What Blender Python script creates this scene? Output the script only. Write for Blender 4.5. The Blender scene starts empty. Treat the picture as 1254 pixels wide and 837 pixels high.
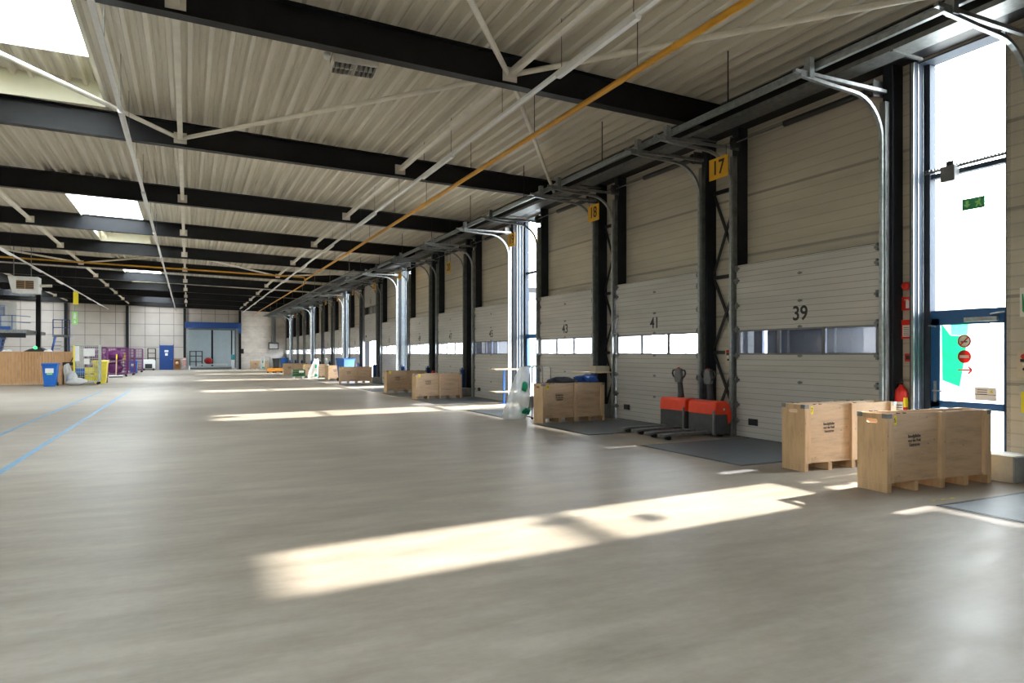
import bpy, math, random
from mathutils import Vector, Matrix
random.seed(7)
SC = bpy.context.scene
COL = SC.collection
D = bpy.data

# ------------------------------------------------------------------ helpers
def put(o, parent=None):
    COL.objects.link(o)
    if parent is not None:
        o.parent = parent
    return o

class MB:
    """collects shapes, links them as one mesh object"""
    def __init__(s):
        s.v, s.f, s.s = [], [], []
    def add(s, vs, fs, smooth=False, M=None):
        b = len(s.v)
        for p in vs:
            p = Vector(p)
            s.v.append(tuple(M @ p) if M is not None else tuple(p))
        for q in fs:
            s.f.append(tuple(b + i for i in q)); s.s.append(smooth)
        return s
    def box(s, x0, x1, y0, y1, z0, z1, M=None):
        if x0 > x1: x0, x1 = x1, x0
        if y0 > y1: y0, y1 = y1, y0
        if z0 > z1: z0, z1 = z1, z0
        vs = [(x0,y0,z0),(x1,y0,z0),(x1,y1,z0),(x0,y1,z0),(x0,y0,z1),(x1,y0,z1),(x1,y1,z1),(x0,y1,z1)]
        fs = [(0,3,2,1),(4,5,6,7),(0,1,5,4),(1,2,6,5),(2,3,7,6),(3,0,4,7)]
        return s.add(vs, fs, False, M)
    def prism(s, pts, axis, a0, a1, smooth=False, M=None):
        n = len(pts)
        def P(p, a):
            if axis == 'x': return (a, p[0], p[1])
            if axis == 'y': return (p[0], a, p[1])
            return (p[0], p[1], a)
        vs = [P(p, a0) for p in pts] + [P(p, a1) for p in pts]
        s.add(vs, [tuple(range(n-1,-1,-1)), tuple(range(n, 2*n))], False, M)
        b = len(s.v) - 2*n
        for i in range(n):
            j = (i+1) % n
            s.f.append((b+i, b+j, b+n+j, b+n+i)); s.s.append(smooth)
        return s
    def bar(s, p0, p1, w, h=None, up=(0,0,1)):
        """rectangular bar between two points"""
        h = w if h is None else h
        p0, p1 = Vector(p0), Vector(p1)
        d = (p1-p0).normalized(); u = Vector(up)
        if abs(d.dot(u)) > .98: u = Vector((0,1,0))
        a = d.cross(u).normalized(); b = a.cross(d).normalized()
        vs = []
        for p in (p0, p1):
            for i, j in ((-1,-1),(1,-1),(1,1),(-1,1)):
                vs.append(p + a*(i*w/2) + b*(j*h/2))
        return s.add(vs, [(0,3,2,1),(4,5,6,7),(0,1,5,4),(1,2,6,5),(2,3,7,6),(3,0,4,7)])
    def path(s, pts, r, n=8, smooth=True, flat=None):
        pts = [Vector(p) for p in pts]; rings = []
        ref = None
        for i, p in enumerate(pts):
            if i == 0: t = pts[1]-pts[0]
            elif i == len(pts)-1: t = pts[-1]-pts[-2]
            else: t = (pts[i+1]-p).normalized() + (p-pts[i-1]).normalized()
            t.normalize()
            if ref is None:
                ref = Vector((0,0,1)) if abs(t.z) < .9 else Vector((0,1,0))
            a = t.cross(ref)
            if a.length < 1e-4: a = t.cross(Vector((1,.3,.2)))
            a.normalize(); b = a.cross(t).normalized(); ref = b
            rr = r[i] if isinstance(r, (list, tuple)) else r
            rings.append([p + a*(math.cos(2*math.pi*k/n)*rr) + b*(math.sin(2*math.pi*k/n)*rr*(flat or 1)) for k in range(n)])
        vs = [q for g in rings for q in g]; m = len(rings)
        fs = [(i*n+k, i*n+(k+1)%n, (i+1)*n+(k+1)%n, (i+1)*n+k) for i in range(m-1) for k in range(n)]
        s.add(vs, fs, smooth)
        s.add(rings[0], [tuple(range(n-1,-1,-1))]); s.add(rings[-1], [tuple(range(n))])
        return s
    def cyl(s, p0, p1, r, n=12, r2=None):
        return s.path([p0, p1], [r, r if r2 is None else r2], n)
    def ribbon(s, pts, w, t):
        """rectangular section swept along a curve in a plane y = const; w along y, t across"""
        rings = []
        pts = [Vector(p) for p in pts]
        for i, p in enumerate(pts):
            d = pts[min(i+1, len(pts)-1)] - pts[max(i-1, 0)]; d.normalize()
            nrm = d.cross(Vector((0,1,0))).normalized()
            rings.append([p+nrm*(t/2)+Vector((0,w/2,0)), p+nrm*(t/2)-Vector((0,w/2,0)), p-nrm*(t/2)-Vector((0,w/2,0)), p-nrm*(t/2)+Vector((0,w/2,0))])
        vs = [q for g in rings for q in g]; m = len(rings)
        fs = [(i*4+k, i*4+(k+1)%4, (i+1)*4+(k+1)%4, (i+1)*4+k) for i in range(m-1) for k in range(4)]
        fs += [(3,2,1,0), tuple(4*(m-1)+k for k in range(4))]
        return s.add(vs, fs)
    def lathe(s, prof, c=(0,0,0), n=20, axis='z'):
        vs = []
        for r, z in prof:
            for k in range(n):
                a = 2*math.pi*k/n
                if axis == 'z': q = (c[0]+r*math.cos(a), c[1]+r*math.sin(a), c[2]+z)
                elif axis == 'y': q = (c[0]+r*math.cos(a), c[1]+z, c[2]+r*math.sin(a))
                else: q = (c[0]+z, c[1]+r*math.cos(a), c[2]+r*math.sin(a))
                vs.append(q)
        m = len(prof)
        fs = [(i*n+k, i*n+(k+1)%n, (i+1)*n+(k+1)%n, (i+1)*n+k) for i in range(m-1) for k in range(n)]
        return s.add(vs, fs, True)
    def blob(s, c, rx, ry, rz, nu=18, nv=12, jit=.12, seed=1, flatten=None):
        rnd = random.Random(seed)
        ph = [rnd.uniform(0, 6.28) for _ in range(8)]
        vs = []
        for i in range(nv+1):
            th = math.pi*i/nv
            for k in range(nu):
                a = 2*math.pi*k/nu
                j = 1 + jit*(math.sin(3*a+ph[0]+2*th)*.5+math.sin(5*a+ph[1]-3*th)*.35+math.sin(4*th+ph[2]+a)*.4+math.sin(9*a+7*th+ph[3])*.2)*math.sin(th)
                z = math.cos(th)*rz*j
                if flatten is not None and z < flatten: z = flatten
                vs.append((c[0]+math.sin(th)*math.cos(a)*rx*j, c[1]+math.sin(th)*math.sin(a)*ry*j, c[2]+z))
        fs = [(i*nu+k, (i+1)*nu+k, (i+1)*nu+(k+1)%nu, i*nu+(k+1)%nu) for i in range(nv) for k in range(nu)]
        return s.add(vs, fs, True)
    def build(s, name, mat, parent=None, bevel=0, loc=None):
        me = D.meshes.new(name)
        me.from_pydata(s.v, [], s.f)
        me.polygons.foreach_set('use_smooth', s.s)
        me.materials.append(mat); me.update()
        o = D.objects.new(name, me)
        put(o, parent)
        if loc is not None: o.location = loc
        if bevel:
            b = o.modifiers.new('edge', 'BEVEL'); b.width = bevel; b.segments = 2; b.limit_method = 'ANGLE'
        return o

def tag(o, label, cat, group=None, kind=None):
    o['label'] = label; o['category'] = cat
    if group: o['group'] = group
    if kind: o['kind'] = kind
    return o
def thing(name, loc, label, cat, group=None, rz=0, kind=None):
    o = D.objects.new(name, None); o.empty_display_size = .1; put(o)
    o.location = loc; o.rotation_euler = (0,0,rz)
    return tag(o, label, cat, group, kind)
def kids(o): return [c for c in ALLKIDS.get(o.name, [])]
def dup(o, parent=None):
    c = o.copy(); COL.objects.link(c); c.parent = parent
    for ch in list(o.children): dup(ch, c)
    return c
def structure(mb, name, mat, label, cat, bevel=0, group=None):
    return tag(mb.build(name, mat, None, bevel), label, cat, group, 'structure')

def text(body, size, mat, parent, M, name='lettering', depth=.001, align='CENTER', bold=0, sx=1):
    cu = D.curves.new('txt', 'FONT'); cu.body = body; cu.size = size
    cu.align_x = align; cu.align_y = 'CENTER'; cu.extrude = depth; cu.offset = bold
    cu.space_line = .95
    t = D.objects.new('txt', cu); COL.objects.link(t)
    me = D.meshes.new_from_object(t.evaluated_get(bpy.context.evaluated_depsgraph_get()))
    D.objects.remove(t)
    me.materials.clear(); me.materials.append(mat)
    me.transform(M @ Matrix.Diagonal((sx,1,1,1)))
    o = D.objects.new(name, me); put(o, parent)
    return o
def face_mx(p):   # lettering that faces -X
    return Matrix(((0,0,-1,p[0]),(-1,0,0,p[1]),(0,1,0,p[2]),(0,0,0,1)))
def face_my(p):   # lettering that faces -Y
    return Matrix(((1,0,0,p[0]),(0,0,-1,p[1]),(0,1,0,p[2]),(0,0,0,1)))

# ------------------------------------------------------------------ materials
def newmat(name):
    m = D.materials.new(name); m.use_nodes = True
    return m, m.node_tree.nodes, m.node_tree.links, m.node_tree.nodes['Principled BSDF']
def coords(N, L, scale=(1,1,1), kind='Object', rot=(0,0,0)):
    tc = N.new('ShaderNodeTexCoord'); mp = N.new('ShaderNodeMapping')
    mp.inputs['Scale'].default_value = scale; mp.inputs['Rotation'].default_value = rot
    L.new(tc.outputs[kind], mp.inputs['Vector']); return mp.outputs['Vector']
def noise(N, L, vec, scale, detail=4, rough=.55):
    n = N.new('ShaderNodeTexNoise'); n.inputs['Scale'].default_value = scale
    n.inputs['Detail'].default_value = detail; n.inputs['Roughness'].default_value = rough
    L.new(vec, n.inputs['Vector']); return n.outputs['Fac']
def ramp(N, L, fac, stops):
    r = N.new('ShaderNodeValToRGB'); e = r.color_ramp.elements
    e[0].position, e[0].color = stops[0][0], (*stops[0][1], 1)
    e[1].position, e[1].color = stops[-1][0], (*stops[-1][1], 1)
    for p, c in stops[1:-1]:
        x = e.new(p); x.color = (*c, 1)
    L.new(fac, r.inputs['Fac']); return r.outputs['Color']
def mixc(N, L, fac, a, b, mode='MIX'):
    m = N.new('ShaderNodeMix'); m.data_type = 'RGBA'; m.blend_type = mode
    for sock, val in ((m.inputs[0], fac), (m.inputs[6], a), (m.inputs[7], b)):
        if hasattr(val, 'links') or hasattr(val, 'is_linked'): L.new(val, sock)
        elif isinstance(val, tuple): sock.default_value = (*val, 1)
        else: sock.default_value = val
    return m.outputs[2]
def math_(N, L, op, a, b=None):
    m = N.new('ShaderNodeMath'); m.operation = op
    for i, v in enumerate((a, b)):
        if v is None: continue
        if hasattr(v, 'is_linked'): L.new(v, m.inputs[i])
        else: m.inputs[i].default_value = v
    return m.outputs[0]
def bump(N, L, B, h, strength, dist=.01):
    b = N.new('ShaderNodeBump'); b.inputs['Strength'].default_value = strength; b.inputs['Distance'].default_value = dist
    L.new(h, b.inputs['Height']); L.new(b.outputs['Normal'], B.inputs['Normal'])
def pm(name, col, rough=.5, metal=0, var=.12, scale=6, stretch=(1,1,1), bmp=0, bsc=60, rv=.08):
    m, N, L, B = newmat(name)
    v = coords(N, L, stretch)
    f = noise(N, L, v, scale)
    lo = tuple(max(0, c*(1-var)) for c in col); hi = tuple(min(1, c*(1+var)) for c in col)
    L.new(ramp(N, L, f, [(.3, lo), (.7, hi)]), B.inputs['Base Color'])
    r = N.new('ShaderNodeMapRange'); r.inputs[3].default_value = max(.02, rough-rv); r.inputs[4].default_value = min(1, rough+rv)
    L.new(f, r.inputs[0]); L.new(r.outputs[0], B.inputs['Roughness'])
    B.inputs['Metallic'].default_value = metal
    if bmp: bump(N, L, B, noise(N, L, v, bsc, 3), bmp)
    return m
def ribmat(name, col, pitch, groove, joint=None, rough=.45, metal=0, axis='Z', dark=.55, bs=.6):
    """sheet with fine grooves every `pitch`, a wider joint every `joint`"""
    m, N, L, B = newmat(name)
    tc = N.new('ShaderNodeTexCoord'); sp = N.new('ShaderNodeSeparateXYZ'); L.new(tc.outputs['Object'], sp.inputs[0])
    z = sp.outputs[axis]
    def gr(p, w):
        return math_(N, L, 'LESS_THAN', math_(N, L, 'FRACT', math_(N, L, 'DIVIDE', math_(N, L, 'ADD', z, 40*p), p)), w/p)
    g = gr(pitch, groove)
    if joint: g = math_(N, L, 'MAXIMUM', math_(N, L, 'MULTIPLY', g, .45), gr(joint, groove*2.2))
    mp = N.new('ShaderNodeMapping'); L.new(tc.outputs['Object'], mp.inputs[0]); mp.inputs['Scale'].default_value = (1,.25,1.6)
    f = noise(N, L, mp.outputs[0], 1.3, 6, .6)
    lo = tuple(c*.82 for c in col); hi = tuple(min(1, c*1.12) for c in col)
    base = ramp(N, L, f, [(.3, lo), (.72, hi)])
    L.new(mixc(N, L, g, base, tuple(c*dark for c in col)), B.inputs['Base Color'])
    B.inputs['Roughness'].default_value = rough; B.inputs['Metallic'].default_value = metal
    bump(N, L, B, math_(N, L, 'SUBTRACT', 1, g), bs, .006)
    return m
def glassmat(name, tint=(1,1,1), milk=0., refl=1.):
    m, N, L, B = newmat(name)
    N.remove(B); out = N['Material Output']
    tr = N.new('ShaderNodeBsdfTransparent'); tr.inputs[0].default_value = (*tint, 1)
    last = tr.outputs[0]
    if milk:
        tl = N.new('ShaderNodeBsdfTranslucent'); tl.inputs[0].default_value = (.93,.95,.96,1)
        mx = N.new('ShaderNodeMixShader'); mx.inputs[0].default_value = milk
        L.new(last, mx.inputs[1]); L.new(tl.outputs[0], mx.inputs[2]); last = mx.outputs[0]
    gl = N.new('ShaderNodeBsdfGlossy'); gl.inputs['Roughness'].default_value = .03
    lw = N.new('ShaderNodeFresnel'); lw.inputs[0].default_value = 1.35
    mm = N.new('ShaderNodeMath'); mm.operation = 'MULTIPLY'; mm.inputs[1].default_value = refl
    ge = N.new('ShaderNodeNewGeometry'); L.new(math_(N, L, 'MULTIPLY', lw.outputs[0], math_(N, L, 'SUBTRACT', 1, ge.outputs['Backfacing'])), mm.inputs[0])
    mx = N.new('ShaderNodeMixShader'); L.new(mm.outputs[0], mx.inputs[0]); L.new(last, mx.inputs[1]); L.new(gl.outputs[0], mx.inputs[2])
    L.new(mx.outputs[0], out.inputs['Surface'])
    return m
def translucent(name, col, mix=.5, alpha=0.):
    m, N, L, B = newmat(name)
    out = N['Material Output']; B.inputs['Base Color'].default_value = (*col, 1); B.inputs['Roughness'].default_value = .4
    tl = N.new('ShaderNodeBsdfTranslucent'); tl.inputs[0].default_value = (*col, 1)
    v = coords(N, L); f = noise(N, L, v, 7, 5)
    L.new(ramp(N, L, f, [(.3, tuple(c*.85 for c in col)), (.7, tuple(min(1, c*1.1) for c in col))]), tl.inputs[0])
    bump(N, L, B, f, .5, .03)
    mx = N.new('ShaderNodeMixShader'); mx.inputs[0].default_value = mix
    L.new(B.outputs[0], mx.inputs[1]); L.new(tl.outputs[0], mx.inputs[2]); last = mx.outputs[0]
    if alpha:
        tr = N.new('ShaderNodeBsdfTransparent'); m2 = N.new('ShaderNodeMixShader'); m2.inputs[0].default_value = alpha
        L.new(last, m2.inputs[1]); L.new(tr.outputs[0], m2.inputs[2]); last = m2.outputs[0]
    L.new(last, out.inputs['Surface'])
    return m
def plywood(name, col, axis='x', warm=1.):
    m, N, L, B = newmat(name)
    st = (1.2,7,7) if axis == 'x' else (7,7,1.2)
    v = coords(N, L, st); f = noise(N, L, v, 2.2, 6, .65)
    lo = tuple(c*.72 for c in col); hi = tuple(min(1, c*1.15) for c in col)
    base = ramp(N, L, f, [(.25, lo), (.5, col), (.75, hi)])
    vv = coords(N, L, (1,1,1.6) if axis == 'x' else (1.6,1.6,1))
    vo = N.new('ShaderNodeTexVoronoi'); vo.inputs['Scale'].default_value = 7; vo.inputs['Randomness'].default_value = 1
    L.new(vv, vo.inputs['Vector'])
    k = N.new('ShaderNodeMapRange'); k.inputs[1].default_value = .05; k.inputs[2].default_value = .13; k.inputs[3].default_value = 1; k.inputs[4].default_value = 0
    L.new(vo.outputs['Distance'], k.inputs[0])
    spn = N.new('ShaderNodeSeparateColor'); L.new(vo.outputs['Color'], spn.inputs[0])
    kk = math_(N, L, 'MULTIPLY', k.outputs[0], math_(N, L, 'GREATER_THAN', spn.outputs[0], .55))
    L.new(mixc(N, L, math_(N, L, 'MULTIPLY', kk, .75), base, tuple(c*.35 for c in col)), B.inputs['Base Color'])
    B.inputs['Roughness'].default_value = .6
    bump(N, L, B, f, .15, .004)
    return m

M_steel   = pm('black_painted_steel', (.012,.0125,.0145), .45, 0, .25, 3)
M_post    = pm('dark_blue_grey_steel', (.02,.024,.032), .55, 0, .25, 3)
for m_ in (M_steel, M_post):
    m_.node_tree.nodes['Principled BSDF'].inputs['Specular IOR Level'].default_value = .2
M_cream   = pm('cream_painted_steel', (.72,.67,.58), .5, 0, .1, 3)
M_deck    = pm('painted_roof_sheet', (.64,.595,.50), .42, .0, .05, 1.2, (1,.35,1))
M_curb    = pm('cream_skylight_curb', (.70,.68,.54), .5, 0, .06, 2)
M_galv    = pm('galvanised_steel', (.34,.37,.38), .38, .75, .2, 14)
M_galvd   = pm('dull_galvanised_steel', (.20,.21,.21), .45, .6, .25, 10)
M_yellow  = pm('yellow_gas_pipe_paint', (.62,.30,.012), .4, 0, .12, 3)
M_sign    = pm('yellow_sign_board', (.80,.42,.02), .45, 0, .06, 5)
M_sticker = pm('yellow_sticker', (.83,.68,.02), .5, 0, .05, 9)
M_black   = pm('black_paint', (.012,.012,.013), .45, 0, .2, 8)
M_rubber  = pm('black_rubber', (.02,.02,.02), .75, 0, .3, 20)
M_white   = pm('white_enamel', (.80,.80,.79), .4, 0, .05, 8)
M_ink     = pm('dark_stencil_ink', (.05,.04,.035), .7, 0, .2, 40)
M_red     = pm('red_paint', (.62,.02,.012), .35, 0, .1, 6)
M_orange  = pm('orange_red_truck_cover', (.80,.045,.008), .38, 0, .08, 5)
M_blue    = pm('blue_paint', (.012,.09,.32), .38, 0, .12, 5)
M_dblue   = pm('deep_blue_paint', (.01,.05,.20), .4, 0, .12, 5)
M_framebl = pm('blue_door_frame', (.015,.10,.28), .35, 0, .1, 5)
M_greyfr  = pm('grey_blue_window_frame', (.045,.06,.085), .6, 0, .15, 5)
M_greyfr.node_tree.nodes['Principled BSDF'].inputs['Specular IOR Level'].default_value = .15
M_concr   = pm('grey_concrete', (.30,.30,.29), .8, 0, .2, 6, bmp=.2)
M_lightcc = pm('pale_concrete', (.50,.45,.36), .8, 0, .15, 6, bmp=.2)
M_plate   = pm('dark_steel_plate', (.10,.11,.12), .5, .1, .25, 5, bmp=.25, bsc=55)
M_ply     = plywood('plywood_long_side', (.58,.40,.25))
M_plyend  = plywood('plywood_end', (.56,.37,.20), 'z')
M_ply2    = plywood('pine_batten', (.62,.42,.25), 'z')
M_plyrim  = plywood('pale_pine_edge', (.66,.50,.33))
M_fence   = plywood('brown_fence_plank', (.62,.35,.16), 'z')
M_fenced  = plywood('dark_fence_plank', (.42,.22,.10), 'z')
M_card    = pm('brown_board', (.55,.32,.15), .7, 0, .1, 4)
M_purple  = pm('purple_wire_paint', (.13,.016,.115), .45, 0, .15, 6)
M_yelbin  = pm('yellow_plastic', (.80,.66,.08), .45, 0, .08, 4)
M_binblue = pm('blue_plastic', (.012,.13,.50), .4, 0, .08, 4)
M_paper   = pm('white_paper', (.80,.80,.77), .7, 0, .04, 9)
M_green   = pm('dark_green_plastic', (.02,.13,.045), .5, 0, .2, 7)
M_exit    = pm('exit_sign_green', (.03,.33,.12), .4, 0, .06, 7)
M_lime    = pm('lime_sign_board', (.30,.72,.20), .4, 0, .06, 7)
M_orangep = pm('orange_plastic', (.75,.30,.03), .5, 0, .12, 5)
M_greyp   = pm('grey_plastic', (.16,.165,.17), .5, 0, .15, 9)
M_dgrey   = pm('charcoal_cover', (.045,.045,.047), .55, 0, .3, 7)
M_beige   = pm('beige_plastic', (.55,.48,.36), .5, 0, .06, 6)
M_cloth   = pm('blue_cloth', (.015,.06,.24), .85, 0, .3, 9, bmp=.6, bsc=14)
M_clothk  = pm('black_cloth', (.02,.022,.03), .85, 0, .3, 9, bmp=.6, bsc=14)
M_teal    = pm('teal_tarpaulin', (.02,.26,.28), .6, 0, .15, 4)
M_glass   = glassmat('clear_glass', (.97,.985,.98))
M_acry    = glassmat('frosted_acrylic', (.92,.95,.99), .10, .3)
M_smoke   = glassmat('smoked_acrylic', (.70,.76,.88), .03)
M_sky     = glassmat('skylight_sheet', (.90,.93,.94), .18, .5)
M_bag     = translucent('clear_plastic_bag', (.90,.93,.93), .55, .45)
M_bagg    = translucent('green_print_on_plastic', (.02,.42,.25), .5)
M_sack    = translucent('white_woven_sack', (.78,.77,.75), .25)
M_filmg   = translucent('green_window_film', (.06,.48,.28), .6)
M_stk = translucent('sticker_paper', (.80,.74,.66), .06)
M_stkr = translucent('sticker_red', (.70,.03,.02), .2)
M_filmgl  = translucent('pale_green_window_film', (.25,.80,.55), .6)
M_door    = ribmat('door_sheet', (.52,.50,.47), .103, .010, rough=.38)
M_wallp   = ribmat('wall_sheet', (.55,.50,.41), .17, .02, 1.14, rough=.42)
M_fwall   = ribmat('far_wall_sheet', (.80,.75,.70), .55, .015, rough=.55, dark=.6)
M_darkpanel = ribmat('navy_panel_sheet', (.005,.008,.024), .5, .02, axis='Y', rough=.35)
M_bldg    = pm('grey_facade', (.16,.165,.17), .8, 0, .12, 3)
M_leaf    = pm('tree_leaf', (.03,.10,.03), .7, 0, .4, 2)
M_bark    = pm('tree_bark', (.08,.06,.04), .9, 0, .3, 5)
M_yard    = pm('yard_paving', (.42,.41,.39), .9, 0, .2, .6)
M_pale    = pm('pale_annex_sheet', (.55,.62,.64), .5, 0, .05, 2)

def m_panels():
    m, N, L, B = newmat('concrete_wall_panels')
    v = coords(N, L, (1,1,1), rot=(math.radians(90),0,0))
    br = N.new('ShaderNodeTexBrick'); br.offset = 0; br.squash = 1
    L.new(v, br.inputs['Vector'])
    br.inputs['Color1'].default_value = (.48,.43,.39,1); br.inputs['Color2'].default_value = (.45,.40,.36,1)
    br.inputs['Mortar'].default_value = (.16,.14,.13,1)
    br.inputs['Scale'].default_value = 1; br.inputs['Mortar Size'].default_value = .022; br.inputs['Mortar Smooth'].default_value = 0
    br.inputs['Brick Width'].default_value = 1.25; br.inputs['Row Height'].default_value = 1.12
    f = noise(N, L, coords(N, L), .8, 5)
    L.new(mixc(N, L, .5, br.outputs['Color'], ramp(N, L, f, [(.3,(.7,.7,.7)),(.7,(1,1,1))]), 'MULTIPLY'), B.inputs['Base Color'])
    B.inputs['Roughness'].default_value = .7
    return m
M_panels = m_panels()

def m_floor():
    m, N, L, B = newmat('polished_concrete_floor')
    v1 = coords(N, L, (1,1,1)); v2 = coords(N, L, (.35,1.3,1), rot=(0,0,math.radians(12)))
    a = noise(N, L, v1, .35, 6, .6); b = noise(N, L, v2, 2.2, 8, .68); c = noise(N, L, v1, 14, 5, .6)
    base = ramp(N, L, a, [(.3,(.325,.275,.22)),(.7,(.42,.365,.305))])
    base = mixc(N, L, 1., base, ramp(N, L, b, [(.32,(.66,.65,.63)),(.66,(1,1,1))]), 'MULTIPLY')
    base = mixc(N, L, .25, base, ramp(N, L, c, [(.35,(.75,.75,.75)),(.65,(1,1,1))]), 'MULTIPLY')
    # dark scuffs
    vs = coords(N, L, (3.2,.5,1), rot=(0,0,math.radians(-35)))
    s = noise(N, L, vs, 11, 3, .5)
    sc = ramp(N, L, s, [(.70,(1,1,1)),(.9,(.7,.67,.63))])
    base = mixc(N, L, .3, base, sc, 'MULTIPLY')
    L.new(base, B.inputs['Base Color'])
    r = N.new('ShaderNodeMapRange'); r.inputs[1].default_value = .3; r.inputs[2].default_value = .7
    r.inputs[3].default_value = .36; r.inputs[4].default_value = .50
    L.new(b, r.inputs[0]); L.new(r.outputs[0], B.inputs['Roughness'])
    B.inputs['IOR'].default_value = 1.5; B.inputs['Specular IOR Level'].default_value = .08
    bump(N, L, B, b, .06, .02)
    return m
M_floor = m_floor()
M_line = pm('worn_blue_floor_paint', (.09,.22,.34), .5, 0, .3, 9)
M_haz  = pm('worn_yellow_floor_paint', (.55,.42,.05), .6, 0, .3, 20)

# ------------------------------------------------------------------ layout constants
XW = 9.4                      # face of the loading doors
BY = lambda n: 10.25 + 6.475*n    # roof beams
zb = lambda x: 6.13 - .022*x      # beam underside
zd = lambda x: 6.67 - .028*x      # roof sheet underside
PER = 12.97
DW = 2.95
doors = []
for k in range(6):
    for j in range(3):
        a = 6.78 + PER*k + (0, 3.97, 7.93)[j]
        if a + DW < 75: doors.append(a)
doors = doors[:16]
YN, YF, XL = -16., 75., -20.5

# ------------------------------------------------------------------ floor
structure(MB().box(XL, 9.95, YN, YF+.05, -.2, 0), 'floor', M_floor, 'wide polished beige grey concrete floor of the hall', 'floor')
for x, lab in ((-2.22, 'nearer'), (-3.25, 'farther')):
    structure(MB().box(x-.045, x+.045, 4.5, 33.5, 0, .002), 'floor_marking', M_line,
              f'worn blue line painted along the left of the floor, the {lab} of the two', 'floor line')

# ------------------------------------------------------------------ roof sheet with skylight openings
SKX0, SKX1 = -3.55, -1.55
sky_spans = [(BY(-3)+.1, BY(-1)-.3), (BY(0)-.0+.15, BY(1)-.3), (BY(2)+.15, BY(4)-.3), (BY(5)+.15, BY(7)-.3), (BY(8)+.15, 74.4)]
def deck_strip(mb, x0, x1, y0, y1, z=zd, pitch=.31):
    prof = []
    k0 = math.floor(x0/pitch); x = k0*pitch
    pts = []
    while x < x1 + pitch:
        pts += [(x, 0), (x+.065, 0), (x+.10, .12), (x+.165, .12), (x+.18, .105), (x+.195, .105), (x+.21, .12), (x+.275, .12)]
        x += pitch
    def at(xx):
        for (xa, za), (xb, zb_) in zip(pts, pts[1:]):
            if xa <= xx <= xb: return za + (zb_-za)*((xx-xa)/max(1e-9, xb-xa))
        return 0
    prof = [(x0, at(x0))] + [p for p in pts if x0 < p[0] < x1] + [(x1, at(x1))]
    vs = [(p[0], y0, z(p[0])+p[1]) for p in prof] + [(p[0], y1, z(p[0])+p[1]) for p in prof]
    n = len(prof)
    mb.add(vs, [(i, i+1, n+i+1, n+i) for i in range(n-1)])
roof = MB()
back_span = [(BY(-4)+.15, BY(-2)-.3)]
XROWS = [(-13.6, -11.6, sky_spans), (SKX0, SKX1, sky_spans)]  # far left row is added out of view to bring in more daylight
xs_ = [XL] + [q for r_ in XROWS for q in r_[:2]] + [9.95]
for a, b in zip(xs_[0::2], xs_[1::2]): deck_strip(roof, a, b, YN, YF+.1)
for x0_, x1_, spn in XROWS:
    ys = [YN] + [q for s_ in spn for q in s_] + [YF+.1]
    for a, b in zip(ys[0::2], ys[1::2]): deck_strip(roof, x0_, x1_, a, b)
structure(roof, 'ceiling', M_deck, 'ribbed cream metal roof sheeting above the hall', 'ceiling')
nsk = 19
for rowi, i, X0_, X1_, a, b in [(ri, k, r_[0], r_[1], *sp_) for ri, r_ in enumerate(XROWS) for k, sp_ in enumerate(r_[2])]:
    zc = zd((X0_+X1_)/2); nsk += 1
    lab = ['behind the camera', 'in the nearest bay', 'in the middle of the roof', 'in the far part of the roof', 'just before the far wall'][i]
    lab += ['', '', ' on the right'][rowi] if rowi else ', added over the unseen far left for more daylight'
    r = thing(f'window_{nsk}', ((X0_+X1_)/2, (a+b)/2, zc), f'rectangular bright skylight {lab}', 'skylight', None, 0, 'structure')
    hx, hy = (X1_-X0_)/2, (b-a)/2
    c = MB()
    H1 = .42
    c.box(-hx-.04, -hx, -hy, hy, -.03, H1); c.box(hx, hx+.04, -hy, hy, -.03, H1)
    c.box(-hx, hx, -hy-.04, -hy, -.03, H1); c.box(-hx, hx, hy, hy+.04, -.03, H1+.1)
    c.build('curb', M_curb, r)
    led = MB(); deck_strip(led, -hx, hx, hy-1.6, hy+.01, z=lambda x: H1-.06, pitch=.31)
    led.box(-hx, hx, hy-1.64, hy-1.6, H1-.07, H1+.12)
    led.build('ribbed_ledge', M_deck, r)
    g = MB().box(-hx, hx, -hy, hy-1.62, H1+.02, H1+.04); g.build('pane', M_sky, r)
    nb = max(2, int((b-a)/2.2)); bars = MB()
    for q in range(1, nb):
        y = -hy + q*(2*hy-1.6)/nb; bars.box(-hx, hx, y-.02, y+.02, H1+.0, H1+.02)
    bars.build('glazing_bar', M_white, r)

# ------------------------------------------------------------------ roof beams, struts, bracing
for n in range(-4, 11):
    y = BY(n) if n < 10 else 74.8
    mb = MB(); x0, x1 = XL, 9.6
    def slab(ya, yb, za, zt):
        vs = [(x0, ya, za(x0)), (x1, ya, za(x1)), (x1, yb, za(x1)), (x0, yb, za(x0)), (x0, ya, zt(x0)), (x1, ya, zt(x1)), (x1, yb, zt(x1)), (x0, yb, zt(x0))]
        mb.add(vs, [(0,3,2,1),(4,5,6,7),(0,1,5,4),(1,2,6,5),(2,3,7,6),(3,0,4,7)])
    slab(y-.1, y+.1, zb, lambda x: zb(x)+.022)
    slab(y-.008, y+.008, lambda x: zb(x)+.022, lambda x: zd(x)-.02)
    slab(y-.1, y+.1, lambda x: zd(x)-.024, lambda x: zd(x)-.001)
    where = f'row {n+5} counted from the back of the hall'
    structure(mb, 'roof_beam', M_steel, f'black steel roof beam across the hall, {where}', 'beam', group='roof beams')
LX = [-10.15, -5.15, -.15, 4.85]
proto = None
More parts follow.
